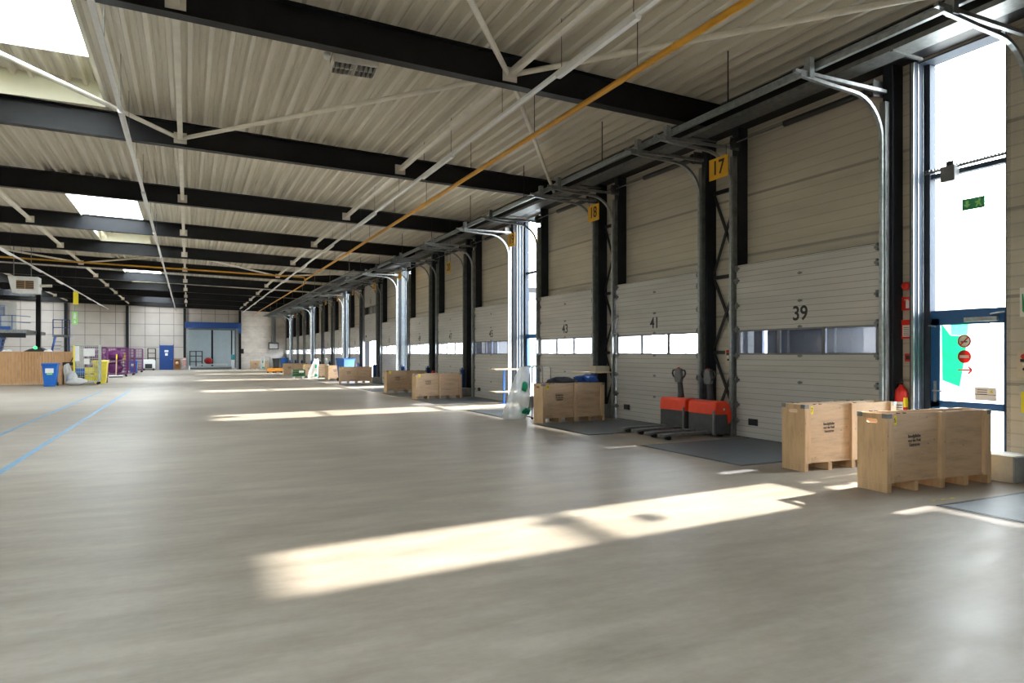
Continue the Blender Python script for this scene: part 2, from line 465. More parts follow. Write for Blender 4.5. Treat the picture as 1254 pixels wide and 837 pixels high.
for n in range(-3, 10):
    for i, x in enumerate(LX):
        ya, yb_ = BY(n), (BY(n+1) if n+1 < 10 else 74.8)
        z = zb(x)+.2
        if proto is None:
            r = thing('roof_strut', (0,0,0), '', 'strut', 'roof struts', 0, 'structure')
            L_ = BY(1)-BY(0)-.02
            MB().box(-.05, .05, .01, L_, -.05, .05).build('tube', M_cream, r)
            for yy in (.018, L_-.012):
                MB().box(-.13, .13, yy, yy+.012, -.12, .12).build('end_plate', M_cream, r)
            proto = r
        else:
            r = dup(proto)
        r.location = (x, ya, z)
        side = ['far left line', 'second line from the left', 'line above the left lamp rail', 'line left of the yellow pipe'][i]
        r['label'] = f'cream tubular roof strut between beams {n+5} and {n+6} from the back, {side}'
def brace(p, q, lab):
    structure(MB().cyl(p, q, .045, 10), 'roof_brace', M_cream, lab, 'brace', group='roof wind braces')
B1, B0, Bm = BY(1)-.05, BY(0)+.05, BY(-1)+.05
Z = lambda x: zb(x)+.2
brace((-.1,B1,Z(0)), (4.8,B0,Z(4.85)), 'long pale diagonal roof brace left of the nearest ceiling node')
brace((9.35,B1,5.95), (4.9,B0,Z(4.85)), 'short pale diagonal roof brace ending at the wall above door 43')
brace((-.2,B1,Z(0)), (-5.1,B0,Z(-5)), 'sunlit diagonal roof brace crossing the nearest skylight')
brace((-10.1,B1,Z(-10)), (-5.2,B0,Z(-5)), 'diagonal roof brace far left of the nearest skylight')
brace((4.8,BY(0)-.05,Z(4.85)), (-.1,Bm,Z(0)), 'diagonal roof brace rising to the top edge in front of the nearest beam')
brace((4.9,BY(0)-.05,Z(4.85)), (9.35,Bm,5.93), 'diagonal roof brace crossing under the yellow pipe toward the top right')
B5, B4 = BY(5)-.05, BY(4)+.05
brace((-5.2,B5,Z(-5)), (-10.1,B4,Z(-10)), 'distant roof brace sloping left above the fence')
brace((-5.1,B5,Z(-5)), (-.2,B4,Z(0)), 'distant roof brace between the fence and the left lamp rail')
brace((4.8,B5,Z(4.85)), (-.1,B4,Z(0)), 'distant roof brace left of the yellow pipe junction')
brace((4.9,B5,Z(4.85)), (9.3,B4,5.95), 'distant roof brace right of the yellow pipe junction')

# ------------------------------------------------------------------ walls
wr = MB()
ZT = 6.55
glass_gaps = [(doors[0]-1.58, doors[0]-.38)] + [(doors[i]+DW+.09, doors[i+1]-.17) for i in (2,5,8,11,14)]
cuts = sorted([(a, a+DW, 3.2) for a in [1.74]+doors] + [(a, b, 5.82) for a, b in glass_gaps])
y = YN
for a, b, zt in cuts:
    if a > y: wr.box(9.65, 9.8, y, a, 0, ZT)
    wr.box(9.65, 9.8, a, b, zt, ZT)
    y = b
wr.box(9.65, 9.8, y, YF+.05, 0, ZT)
structure(wr, 'wall_right', M_wallp, 'right wall of cream horizontal sheeting with the row of loading doors', 'wall')
structure(MB().box(XL-.2, XL, YN, YF, 0, 7.4), 'wall_left', M_wallp, 'left wall of cream sheeting', 'wall')
structure(MB().box(XL, 9.8, YN-.2, YN, 0, 7.4), 'wall_back', M_wallp, 'wall behind the camera', 'wall')
fw = MB()
DX0, DX1, DZ = -.15, 4.7, 4.15
fw.box(XL, DX0, YF, YF+.2, 0, 7.4); fw.box(DX0, DX1, YF, YF+.2, DZ, 7.2)
structure(fw, 'wall_far', M_panels, 'far end wall of square grey beige panels', 'wall')
structure(MB().box(DX1, 9.65, YF, YF+.2, 0, 7), 'wall_far_right', M_fwall, 'far end wall right of the blue rolling door, broad horizontal sheets', 'wall')
structure(MB().box(9.3, 9.64, YN, YF, 5.85, 6.38), 'eaves_beam', M_steel, 'black eaves beam along the top of the right wall', 'beam')
for i, x in enumerate((-10.25, -5.25, -.28, 4.82)):
    hgt = zb(x)
    structure(MB().box(x-.12, x+.12, YF-.28, YF-.02, 0, hgt-.02), 'column', M_steel,
              ['black column on the far wall behind the fence', 'black column on the far wall above the purple cages', 'black column left of the blue rolling door', 'black column right of the blue rolling door'][i], 'column')
structure(MB().box(-10.4, -10.1, 61.9, 62.2, 0, 6.3), 'column', M_steel, 'black free standing column beside the mezzanine', 'column')

# posts beside every door
sides = []
alldoors = [1.74] + doors
numbers = [37 + 2*i for i in range(len(alldoors))]
for a, num in zip(alldoors, numbers):
    for yy, s_ in ((a-.16, 'near'), (a+DW+.005, 'far')):
        pw_ = .07 if s_ == 'far' and any(abs(g_[0]-a-DW) < .2 for g_ in glass_gaps[1:]) else .155
        structure(MB().box(9.41, 9.645, yy, yy+pw_, 0, 5.9), 'door_post', M_post, f'dark steel post on the {s_} side of loading door {num}', 'post', group='door posts')
    structure(MB().box(9.405, 9.66, a, a+DW, 3.17, 3.235), 'lintel', M_black, f'black lintel strip over loading door {num}', 'lintel', group='door lintels')

# crossed bracing in the piers between neighbouring doors
for i in range(1, len(alldoors)-1):
    a, b = alldoors[i]+DW+.16, alldoors[i+1]-.16
    if b - a > 1: continue
    mb = MB(); x = 9.6
    for z0, z1 in ((.15,1.55),(1.65,3.05),(3.15,4.75)):
        mb.bar((x,a,z0), (x,b,z1), .06, .02, up=(1,0,0)); mb.bar((x-.02,a,z1), (x-.02,b,z0), .06, .02, up=(1,0,0))
        mb.box(x-.03, x+.03, a, b, z1+.0, z1+.07)
    structure(mb, 'wall_brace', M_black, f'black crossed wall bracing between loading doors {numbers[i]} and {numbers[i+1]}', 'brace', group='wall bracing')

# ------------------------------------------------------------------ loading doors
def hinge_mb(y, z, side):
    h = MB()
    if not side:
        h.box(-.03, -.02, y-.045, y+.045, z-.016, z+.016); h.box(-.036, -.028, y-.012, y+.012, z-.026, z+.026); return h
    h.box(-.055, -.02, y-.05, y+.05, z-.02, z+.02); h.box(-.07, -.03, y-.015, y+.015, z-.055, z+.055)
    if side: h.cyl((-.06, y, z), (-.06, y+.09*side, z), .022, 8)
    return h
hw = DW/2
cuts_z = [.012, .60, 1.07, 1.54, 2.0, 2.46, 2.93, 3.22]
def make_door():
    r = thing('door_1', (XW-.02, 0, 0), '', 'loading door', None, 0, 'structure')
    for z0, z1 in zip(cuts_z, cuts_z[1:]):
        if abs(z0-1.54) < 1e-6: continue
        MB().box(-.02, .02, -hw, hw, z0, z1).build('section', M_door, r)
    f = MB(); z0, z1 = 1.54, 2.0
    f.box(-.02,.02,-hw,-hw+.07,z0,z1); f.box(-.02,.02,hw-.07,hw,z0,z1); f.box(-.02,.02,-hw,hw,z0,z0+.03); f.box(-.02,.02,-hw,hw,z1-.03,z1)
    pw = (2*hw-.14)/3
    for q in (1,2): f.box(-.02,.02,-hw+.07+q*pw-.034,-hw+.07+q*pw+.034,z0,z1)
    fr = f.build('window_frame', M_greyp, r)
    for q in range(3):
        MB().box(-.004,.004,-hw+.07+q*pw+.02,-hw+.07+(q+1)*pw-.02,z0+.03,z1-.03).build('pane', M_acry, fr)
    for z in (.30, .60, 1.07, 1.52, 2.02, 2.46, 2.93, 3.16):
        hinge_mb(-hw+.03, z, -1).build('hinge', M_galvd, r); hinge_mb(hw-.03, z, 1).build('hinge', M_galvd, r)
        if .5 < z < 3: hinge_mb(0, z, 0).build('hinge', M_galvd, r)
    h = MB(); yc = hw-.42
    h.box(-.032,-.02,yc-.11,yc+.11,.24,.36); h.box(-.038,-.03,yc-.08,yc+.08,.262,.338)
    h.build('handle', M_black, r)
    MB().box(-.024,.024,-hw,hw,0,.012).build('rubber_seal', M_rubber, r)
    return r
dproto = None
door_things = []
for i, (a, num) in enumerate(zip(alldoors, numbers)):
    if dproto is None: r = dproto = make_door()
    else: r = dup(dproto)
    raised = (num == 53)
    dark = num in (39, 45)
    r.name = f'door_{i+1}'
    r.location = (XW-.02, a+DW/2, 2.28 if raised else 0)
    if dark:
        for c in r.children:
            if c.name.startswith('window_frame'):
                for p in c.children:
                    p.data = p.data.copy(); p.data.materials[0] = M_smoke
    if raised: lab = f'grey loading door {num} raised high above an open doorway'
    elif dark: lab = f'closed grey loading door {num} with dark window panes'
    else: lab = f'closed grey loading door {num} with bright window panes'
    r['label'] = lab
    r['group'] = 'loading doors along the right wall'
    door_things.append(r)

for r, num in zip(door_things, numbers):
    text(str(num), .34, M_black, r, face_mx((-.022, 0, 2.235)), 'numeral', .001, bold=.006, sx=.95)

# tracks, springs, numbered boards
tproto = None; sproto = None
def make_track():
    r = thing('door_track', (0,0,0), '', 'door track', 'curved door tracks', 0)
    pts = [(9.29,0,0),(9.29,0,4.72)]
    for k in range(1, 9):
        t = math.pi/2*k/8
        pts.append((9.29-.62*(1-math.cos(t)), 0, 4.72+.62*math.sin(t)))
    pts += [(8.2,0,5.36),(7.6,0,5.40)]
    MB().ribbon(pts, .055, .045).build('track', M_galv, r)
    MB().box(9.31,9.405,-.045,.045,0,5.3).build('angle_bracket', M_galvd, r)
    MB().bar((9.38,0,5.46),(7.5,0,5.44),.05,.05).build('carrier_bar', M_galv, r)
    MB().box(7.74,7.83,-.05,.05,5.38,5.66).build('hanger_plate', M_galv, r)
    return r
def make_spring():
    r = thing('spring_shaft', (0,0,0), '', 'spring shaft', 'spring shafts above the doors', 0)
    MB().cyl((9.27,-hw,5.52),(9.27,hw,5.52),.014,8).build('shaft', M_galvd, r)
    MB().cyl((9.27,-hw+.1,5.52),(9.27,.25,5.52),.052,12).build('spring', M_black, r)
    for y in (-hw+.02, hw-.1):
        MB().lathe([(.015,0),(.1,0),(.105,.02),(.085,.03),(.085,.06),(.105,.07),(.1,.085),(.015,.085)], (9.27,y,5.52), 18, 'y').build('cable_drum', M_black, r)
    for y in (-hw, hw):
        MB().box(9.2,9.42,y-.006,y+.006,5.4,5.64).build('bearing_plate', M_galvd, r)
    return r
for i, (a, num) in enumerate(zip(alldoors, numbers)):
    for yy, s_ in ((a-.07, 'near'), (a+DW+(.055 if any(abs(g_[0]-a-DW) < .2 for g_ in glass_gaps[1:]) else .07), 'far')):
        r = tproto = make_track() if tproto is None else tproto
        if i or s_ == 'far': r = dup(tproto)
        r.location = (0, yy, 0)
        r['label'] = f'galvanised track curving inward on the {s_} side of door {num}'
    if sproto is None: r = sproto = make_spring()
    else: r = dup(sproto)
    r.location = (0, a+DW/2, 0)
    r['label'] = f'black spring and steel shaft over loading door {num}'
boards = [(17, 9.12, 9.95, 5.03, .5), (18, 9.1, 14.33, 5.0, .5), (19, 9.1, 19.05, 5.05, .46), (20, 8.6, 23.35, 4.72, .42), (21, 9.1, 31.4, 5.25, .5), (22, 9.1, 36.3, 5.15, .5),
          (23, 9.1, 41.6, 5.3, .5), (24, 9.1, 46.3, 5.25, .5), (25, 9.1, 50.6, 5.3, .5), (26, 9.1, 62., 5.2, .5), (27, 9.1, 66.5, 5.1, .5)]
for num, x, y, z, w in boards:
    if x > 9: y *= 8.94/x; x = 8.94
    r = thing('number_board', (x,y,z), '', 'sign', 'yellow number boards', 0)
    r['label'] = f'yellow hanging board with black number {num}'
    MB().box(-.006,.006,-w/2,w/2,-.2,.2).build('board', M_sign, r, .004)
    text(str(num), .37, M_black, r, face_mx((-.008,0,0)), 'numeral', .001, bold=.006, sx=.88)
    wz = zd(x)-z if num == 20 else .38
    MB().cyl((0,-w/2+.05,.2),(0,-w/2+.05,wz),.005,5).build('wire', M_black, r)
    MB().cyl((0,w/2-.05,.2),(0,w/2-.05,wz),.005,5).build('wire', M_black, r)

# ------------------------------------------------------------------ glazed strips
def glazed(n, a, b, lab, door=False):
    m = (a+b)/2; h = (b-a)/2
    r = thing(f'window_{n}', (9.88, m, 0), lab, 'window', None, 0, 'structure')
    f = MB()
    f.box(-.33,.06,h-.015,h+.05,0,5.82); f.box(-.23,.06,-h-.05,-h+.015,0,5.82)
    f.box(-.08,.05,h-.09,h,0,5.82); f.box(-.08,.05,-h,-h+.06,0,5.82)
    f.box(-.23,.06,-h-.05,h+.05,5.8,5.86)
    f.build('frame', M_greyfr, r)
    lin = MB(); lin.box(-.345,-.33,h-.02,h+.02,0,5.8); lin.box(-.25,-.235,h-.026,h-.015,0,5.8); lin.box(-.14,-.13,h-.026,h-.015,0,5.8)
    lin.build('aluminium_edge', M_galv, r)
    t = MB(); t.box(-.05,.05,-h,h,4.11,4.18); t.build('transom', M_greyfr, r)
    t = MB(); t.box(-.06,.06,-h,h,2.06,2.18); t.build('transom', M_framebl, r)
    MB().box(-.005,.005,-h+.05,h-.08,4.18,5.8).build('pane', M_glass, r)
    MB().box(-.005,.005,-h+.05,h-.08,2.18,4.11).build('pane', M_glass, r)
    if not door:
        t = MB(); t.box(-.05,.05,-h,h,0,.12); t.box(-.05,.05,h-.16,h-.09,0,2.08); t.box(-.05,.05,-h+.06,-h+.13,0,2.08)
        t.build('lower_frame', M_framebl, r)
        MB().box(-.005,.005,-h+.1,h-.12,.12,2.08).build('pane', M_glass, r)
    return r
w1 = glazed(1, *glass_gaps[0], 'tall glazed strip above the blue glass door', True)
for i, (g, lab) in enumerate(zip(glass_gaps[1:], ('between loading doors 43 and 45', 'between loading doors 49 and 51', 'between loading doors 55 and 57', 'between loading doors 61 and 63', 'nearest the far wall'))):
    glazed(i+2, *g, f'tall glazed strip {lab}')
# chain drive on the near transom + exit sign
a, b = glass_gaps[0]; gm = (a+b)/2; gh = (b-a)/2
r = thing('window_opener', (9.8, gm, 4.2), 'grey motor box and chain on the transom of the near glazed strip', 'motor')
mb = MB(); mb.cyl((0,-gh,.02),(0,gh,.0),.018,8)
for k in range(26): mb.box(-.02,.02,-gh+.03+k*.045,-gh+.05+k*.045,.01,.045)
mb.build('chain_rail', M_greyp, r)
MB().box(-.1,.02,.1,.3,-.2,.02).build('motor_box', M_greyp, r, .008); MB().box(-.06,.02,.14,.24,.02,.09).build('bracket', M_black, r)
r = thing('exit_sign', (9.82, 5.71, 3.64), 'green exit sign on the glazed strip above the glass door', 'sign')
MB().box(-.012,.0,-.15,.15,-.08,.08).build('board', M_exit, r)
mk = MB()   # arrow down and running figure
mk.prism([(-.02,.05),(.02,.05),(.02,0),(.05,0),(0,-.05),(-.05,0),(-.02,0)], 'x', -.0135, -.012, M=Matrix.Translation((0,.08,0)))
mk.prism([(-.05,.055),(-.02,.055),(-.02,.03),(.03,.02),(.02,-.0),(-.0,.005),(.02,-.055),(.0,-.055),(-.02,-.02),(-.05,-.055),(-.07,-.05),(-.04,0)], 'x', -.0135, -.012, M=Matrix.Translation((0,-.05,0)))
mk.build('pictogram', M_lime, r)

# entrance door leaf
r = thing('door_20', (9.86, gm, 0), 'blue framed glass entrance door with warning stickers', 'door', None, 0, 'structure')
y0, y1 = -gh+.06, gh-.09
f = MB()
f.box(-.04,.02,y1-.13,y1,0.01,2.07); f.box(-.04,.02,y0,y0+.07,.01,2.07); f.box(-.04,.02,y0,y1,1.97,2.07); f.box(-.04,.02,y0,y1,.78,.88); f.box(-.04,.02,y0,y1,.01,.16)
f.build('frame', M_framebl, r, .004)
MB().box(-.006,.0,y0+.06,y1-.12,.88,1.97).build('pane', M_glass, r)
MB().box(-.006,.0,y0+.06,y1-.12,.16,.78).build('pane', M_glass, r)
h = MB(); h.box(-.05,-.04,y1-.085,y1-.045,.86,1.16); h.cyl((-.05,y1-.065,1.02),(-.1,y1-.065,1.02),.011,8); h.cyl((-.095,y1-.065,1.02),(-.095,y1-.2,1.02),.011,8)
h.build('handle', M_galv, r)
c = MB(); c.box(-.1,-.04,y0+.12,y0+.55,2.0,2.06); c.bar((-.11,y0+.2,2.09),(-.05,y0+.05,2.12),.03,.02); c.build('door_closer', M_galv, r, .005)
lk = MB(); lk.cyl((-.06,y1+.02,1.97),(-.06,y1-.08,1.95),.012,8); lk.build('latch', M_galv, r)
def gy(u):   # pixel column of the photograph -> place on the pane
    t = (u-627)/830; return 9.85*(.9021-t*.4315)/(t*.9021+.4315) - gm
def gz(u, v):
    t = (u-627)/830; return 1.55 - (v-434)*(9.85/(t*.9021+.4315))/830
P = lambda *q: [(gy(u), gz(u, v)) for u, v in q]
MB().prism(P((1153,397),(1164,411),(1184.5,412.5),(1181,440),(1175,474),(1154,466)), 'x', -.008, -.0065).build('green_film', M_filmg, r)
MB().prism(P((1164.5,410.5),(1164,397),(1186,395.5),(1184.5,412)), 'x', -.008, -.0065).build('pale_green_film', M_filmgl, r)
def disc(cu, cv, rad, x0, x1, n=28, r_in=None):
    cy, cz = gy(cu), gz(cu, cv); mb = MB()
    if r_in is None:
        mb.prism([(cy+rad*math.cos(2*math.pi*k/n), cz+rad*math.sin(2*math.pi*k/n)) for k in range(n)], 'x', x0, x1)
    else:
        for k in range(n):
            a0, a1 = 2*math.pi*k/n, 2*math.pi*(k+1)/n
            q = [(cy+R*math.cos(t), cz+R*math.sin(t)) for R, t in ((rad,a0),(rad,a1),(r_in,a1),(r_in,a0))]
            mb.prism(q, 'x', x0, x1)
    return mb, cy, cz
mb, cy, cz = disc(1181, 418, .092, -.012, -.0100); st = mb.build('no_smoking_sticker', M_stk, r)
mb, cy, cz = disc(1181, 418, .092, -.0135, -.012, r_in=.072); mb.bar((-.0130,cy+.058,cz-.058),(-.0130,cy-.058,cz+.058),.018,.002,up=(1,0,0)); mb.build('red_ring', M_stkr, st)
mb = MB().bar((-.0126,cy+.05,cz-.01),(-.0126,cy-.04,cz-.01),.016,.001,up=(1,0,0)); mb.build('cigarette', M_black, st)
mb, cy, cz = disc(1181, 437, .092, -.012, -.0100); st = mb.build('no_entry_sticker', M_stkr, r)
MB().box(-.0135,-.012,cy-.065,cy+.065,cz-.02,cz+.02).build('white_bar', M_stk, st)
cy, cz = gy(1182), gz(1182, 453.5); mb = MB()
mb.box(-.012,-.0100,cy-.07,cy+.1,cz-.011,cz+.011)
mb.bar((-.011,cy-.092,cz),(-.011,cy-.04,cz+.05),.024,.002,up=(1,0,0)); mb.bar((-.011,cy-.092,cz),(-.011,cy-.04,cz-.05),.024,.002,up=(1,0,0))
mb.build('arrow_sticker', M_stkr, r)
yy, zz = gy(1207), gz(1207, 483)
st = MB().box(-.012,-.0100,yy-.14,yy+.14,zz-.09,zz+.09).build('notice_sticker', M_stk, r)
mk = MB()
for k in range(3): mk.box(-.013,-.012,yy-.02,yy+.11,zz+.05-k*.03,zz+.06-k*.03)
mk.box(-.013,-.012,yy-.14,yy+.14,zz-.012,zz-.006)
mk.build('small_print', M_ink, st)
MB().prism([(yy-.1,zz+.02),(yy-.05,zz+.02),(yy-.075,zz+.065)], 'x', -.0135, -.012).build('warning_mark', M_sticker, st)

# ------------------------------------------------------------------ fire equipment by the entrance
r = thing('fire_extinguisher', (9.52, 6.56, .55), 'red fire extinguisher hanging left of the glass door', 'fire extinguisher')
MB().lathe([(.0,0),(.085,0),(.092,.02),(.092,.42),(.08,.47),(.045,.51),(.03,.53),(.03,.55),(0,.55)], n=22).build('cylinder', M_red, r)
v_ = MB(); v_.cyl((0,0,.55),(0,0,.6),.022,10); v_.bar((.0,-.02,.6),(-.08,-.06,.65),.02,.012); v_.bar((0,-.02,.58),(-.08,-.05,.6),.02,.012); v_.build('valve', M_black, r)
MB().path([(0,.03,.58),(-.03,.1,.56),(-.05,.125,.45),(-.05,.115,.2),(-.05,.1,.12)], .012, 8).build('hose', M_rubber, r)
lb = MB()
def band(mb, a0, a1, z0, z1, R=.0935, n=8):
    for k in range(n):
        t0, t1 = a0+(a1-a0)*k/n, a0+(a1-a0)*(k+1)/n
        q = [(R*math.cos(t), R*math.sin(t)) for t in (t0, t1)]; q2 = [(.001+R*math.cos(t)*1.006, R*math.sin(t)*1.006) for t in (t1, t0)]
        mb.add([(q[0][0],q[0][1],z0),(q[1][0],q[1][1],z0),(q[1][0],q[1][1],z1),(q[0][0],q[0][1],z1)], [(0,1,2,3)], True)
band(lb, math.radians(165), math.radians(228), .05, .3); lb.build('label_plate', M_paper, r)
lb = MB(); band(lb, math.radians(232), math.radians(285), .22, .36); lb.build('yellow_label', M_sticker, r)
lb = MB()
for k in range(6): band(lb, math.radians(172), math.radians(222), .07+k*.035, .082+k*.035, .0942)
lb.build('label_print', M_black, r)
MB().box(.0,.13,-.03,.03,.3,.36).build('wall_bracket', M_black, r)
def redsign(y, z, w, h_, lab, pic):
    r = thing('fire_sign', (9.62,y,z), lab, 'sign')
    MB().box(-.01,.025,-w/2,w/2,-h_/2,h_/2).build('board', M_red, r)
    mb = MB()
    if pic == 'ext':
        mb.box(-.012,-.01,-.04,.01,-.07,.045); mb.box(-.012,-.01,-.028,-.002,.045,.06); mb.box(-.012,-.01,-.002,.035,.05,.06)
    else: mb.box(-.012,-.01,-w/2+.025,w/2-.025,-h_/2+.03,h_/2-.08)
    p = mb.build('pictogram' if pic == 'ext' else 'paper_panel', M_paper, r)
    if pic != 'ext':
        k_ = MB()
        for q in range(5): k_.box(-.013,-.012,-w/2+.04,w/2-.04,-h_/2+.05+q*.028,-h_/2+.058+q*.028)
        k_.build('print', M_ink, p)
redsign(6.54, 2.30, .15, .2, 'small red fire extinguisher pictogram sign left of the glass door', 'ext')
redsign(6.54, 1.92, .17, .28, 'red notice with white paper panel above the extinguisher', 'pap')
r = thing('alarm_beacon', (9.62,6.53,2.56), 'red alarm sounder above the red signs by the glass door', 'alarm')
MB().lathe([(0,-.07),(.05,-.07),(.06,-.05),(.06,-.02),(.045,0),(.0,0)], n=18, axis='x').build('dome', M_red, r)
MB().box(-.0,.03,-.07,.07,-.06,.06).build('base', M_greyp, r)
r = thing('fire_call_point', (9.62,6.5,1.5), 'small red call point left of the glass door', 'call point')
MB().box(-.04,.03,-.05,.05,-.06,.06).build('housing', M_red, r, .006); MB().box(-.044,-.04,-.028,.028,-.03,.03).build('press_panel', M_black, r)
# control box and notices on the pier right of the glass door
def control_box(y, z, lab, group='door control boxes', x=9.6):
    r = thing('control_box', (x,y,z), lab, 'control box', group)
    MB().box(-.06,.05,-.09,.09,-.17,.17).build('housing', M_beige, r, .006)
    MB().lathe([(0,-.035),(.03,-.035),(.034,-.025),(.034,-.008),(.02,-.004),(.02,0)], (-.06,0,.1), 14, 'x').build('red_button', M_red, r)
    MB().cyl((-.06,0,.0),(-.075,0,.0),.02,12).build('button', M_white, r); MB().cyl((-.06,0,-.06),(-.075,0,-.06),.02,12).build('button', M_black, r)
    MB().box(-.063,-.06,-.05,.05,.03,.07).build('display', M_black, r)
    MB().cyl((-.0,0,.17),(0,0,1.2),.012,8).build('conduit', M_greyp, r)
    return r
control_box(4.93, 1.42, 'beige control box with red button right of the glass door')
r = thing('notice_pouch', (9.63,4.93,.95), 'clear pouch with yellow paper right of the glass door', 'notice')
MB().box(-.012,.02,-.1,.1,-.2,.2).build('pouch', M_bag, r); MB().box(-.016,-.012,-.08,.08,-.15,.12).build('yellow_paper', M_sticker, r)
r = thing('paper_notice', (9.63,4.93,2.2), 'paper notice with green stripe high on the pier by the glass door', 'notice')
MB().box(-.006,.02,-.1,.1,-.17,.2).build('sheet', M_paper, r); MB().prism([(.07,-.1),(.03,-.14),(.06,.12),(.075,.12)], 'x', -.009, -.006).build('green_stripe', M_exit, r)
for a, num, nn in ((alldoors[1]+DW, 39, 41), (alldoors[2]+DW, 41, 43)):
    control_box(a+.30, 1.5, f'control box with red button on the pier between doors {num} and {nn}', x=9.5)

# ------------------------------------------------------------------ dock levellers, plinths and blue guards
lproto = None
for a, num in zip(alldoors, numbers):
    m = a+DW/2
    if lproto is None:
        r = lproto = thing('floor_plate', (0,0,0), '', 'dock plate', 'dock leveller plates', 0, 'structure')
        MB().box(6.95,9.36,-1.12,1.12,0,.006).build('plate', M_plate, r)
        fr = MB(); fr.box(6.91,6.94,-1.17,1.17,0,.004); fr.box(6.91,9.36,-1.17,-1.14,0,.004); fr.box(6.91,9.36,1.14,1.17,0,.004); fr.build('edge_angle', M_black, r)
        hz = MB()
        for k in range(3):
            hz.box(7.05+k*.16,7.13+k*.16,1.3,1.33,0,.003)
        hz.build('hazard_dash', M_haz, r)
    else: r = dup(lproto)
    r.location = (0, m, 0); r['label'] = f'dark steel dock plate set in the floor before door {num}'
pl = []
for i in range(len(alldoors)-1):
    if i == 1: continue
    a, b = alldoors[i]+DW, alldoors[i+1]
    if i in (0,): ym = a+.26
    else: ym = a+.25 if b-a > 1.2 else (a+b)/2
    r = thing('column_plinth', (9.18, ym, 0), f'low concrete plinth at the wall on the far side of door {numbers[i]}', 'plinth', 'concrete plinths at the door piers')
    w = .24
    MB().box(-.26,.2,-w,w,0,.31).build('block', M_concr, r, .01)
    MB().box(-.275,-.0,-w+.02,w+.012,.0,.32).build('pale_corner', M_lightcc, r, .008)
    if i >= 1:
        g = thing('blue_guard', (9.12, ym+.12, .32), f'blue steel guard on the plinth on the far side of door {numbers[i]}', 'guard', 'blue guards on the plinths')
        MB().box(-.07,.07,-.09,.09,0,.66).build('guard_post', M_dblue, g, .01)
        MB().box(-.1,-.07,-.02,.02,0,.7).build('edge_strip', M_galv, g)
        MB().cyl((0,0,.66),(0,0,.73),.03,10).build('cap', M_blue, g)

# small standing desks fixed beside piers
def desk(y, z, lab, box=False, lower=True):
    r = thing('wall_desk', (8.95, y, 0), lab, 'desk', 'plywood desks on blue posts')
    MB().box(-.42,.42,-.28,.28,z-.03,z).build('top_board', M_plyrim, r, .004)
    MB().box(-.03,.03,-.03,.03,.012,z-.03).build('post', M_blue, r)
    MB().box(-.16,.16,-.16,.16,0,.012).build('base_plate', M_blue, r)
    if lower: MB().box(-.4,.36,-.26,.26,.36,.385).build('lower_board', M_plyrim, r, .004)
    if box:
        q = thing('letter_tray', (9.12, y-.05, z), f'pale tray of papers standing on the desk by the pier, height {z} m' if 0 else 'small pale box on the plywood desk by the pier after door 41', 'box')
        tb = MB(); tb.box(-.2,.2,-.15,.15,0,.012); tb.box(-.2,.2,-.15,-.138,.012,.14); tb.box(-.2,.2,.138,.15,.012,.14); tb.box(-.2,-.188,-.138,.138,.012,.14); tb.box(.188,.2,-.138,.138,.012,.14)
        tb.build('tray', M_beige, q); MB().box(-.17,.17,-.12,.12,.014,.11).build('papers', M_paper, q)
desk(19.3, 1.09, 'plywood desk on blue post before the glazed strip past door 43')
desk(14.15, 1.12, 'plywood desk on blue post at the pier between doors 41 and 43', True, False)

# ------------------------------------------------------------------ plywood crates
CL, CD, CH = 1.70, .40, .88
def slot_panel(mb, x, t, y0, y1, z0, z1, cy, cz, sw, sh, n=6):
    """board in a plane x = const with a rounded slot cut through it"""
    inner, outer = [], []
    angs = []
    pts = []
    for q, (sx, sg) in enumerate(((1,-1),(1,1),(-1,1),(-1,-1))):
        pass
    R = sh/2
    for k in range(n+1):
        t_ = -math.pi/2 + math.pi*k/n; inner.append((cy+sw/2-R+R*math.cos(t_), cz+R*math.sin(t_)))
    for k in range(n+1):
        t_ = math.pi/2 + math.pi*k/n; inner.append((cy-sw/2+R+R*math.cos(t_), cz+R*math.sin(t_)))
    N_ = len(inner)
    for i, (py, pz) in enumerate(inner):
        k = i % (n+1); right = i <= n
        if k == 0 or k == n:
            up = (k == n) if right else (k == 0)
            outer.append((y1 if right else y0, z1 if up else z0))
        else:
            f = k/n
            zz = z0+(z1-z0)*f if right else z1-(z1-z0)*f
            outer.append((y1 if right else y0, zz))
    vs = [(x, *p) for p in inner] + [(x, *p) for p in outer] + [(x+t, *p) for p in inner] + [(x+t, *p) for p in outer]
    fs = []
    for i in range(N_):
        j = (i+1) % N_
        fs += [(i, j, N_+j, N_+i), (2*N_+j, 2*N_+i, 3*N_+i, 3*N_+j), (i, 2*N_+i, 2*N_+j, j), (N_+j, 3*N_+j, 3*N_+i, N_+i)]
    mb.add(vs, fs)
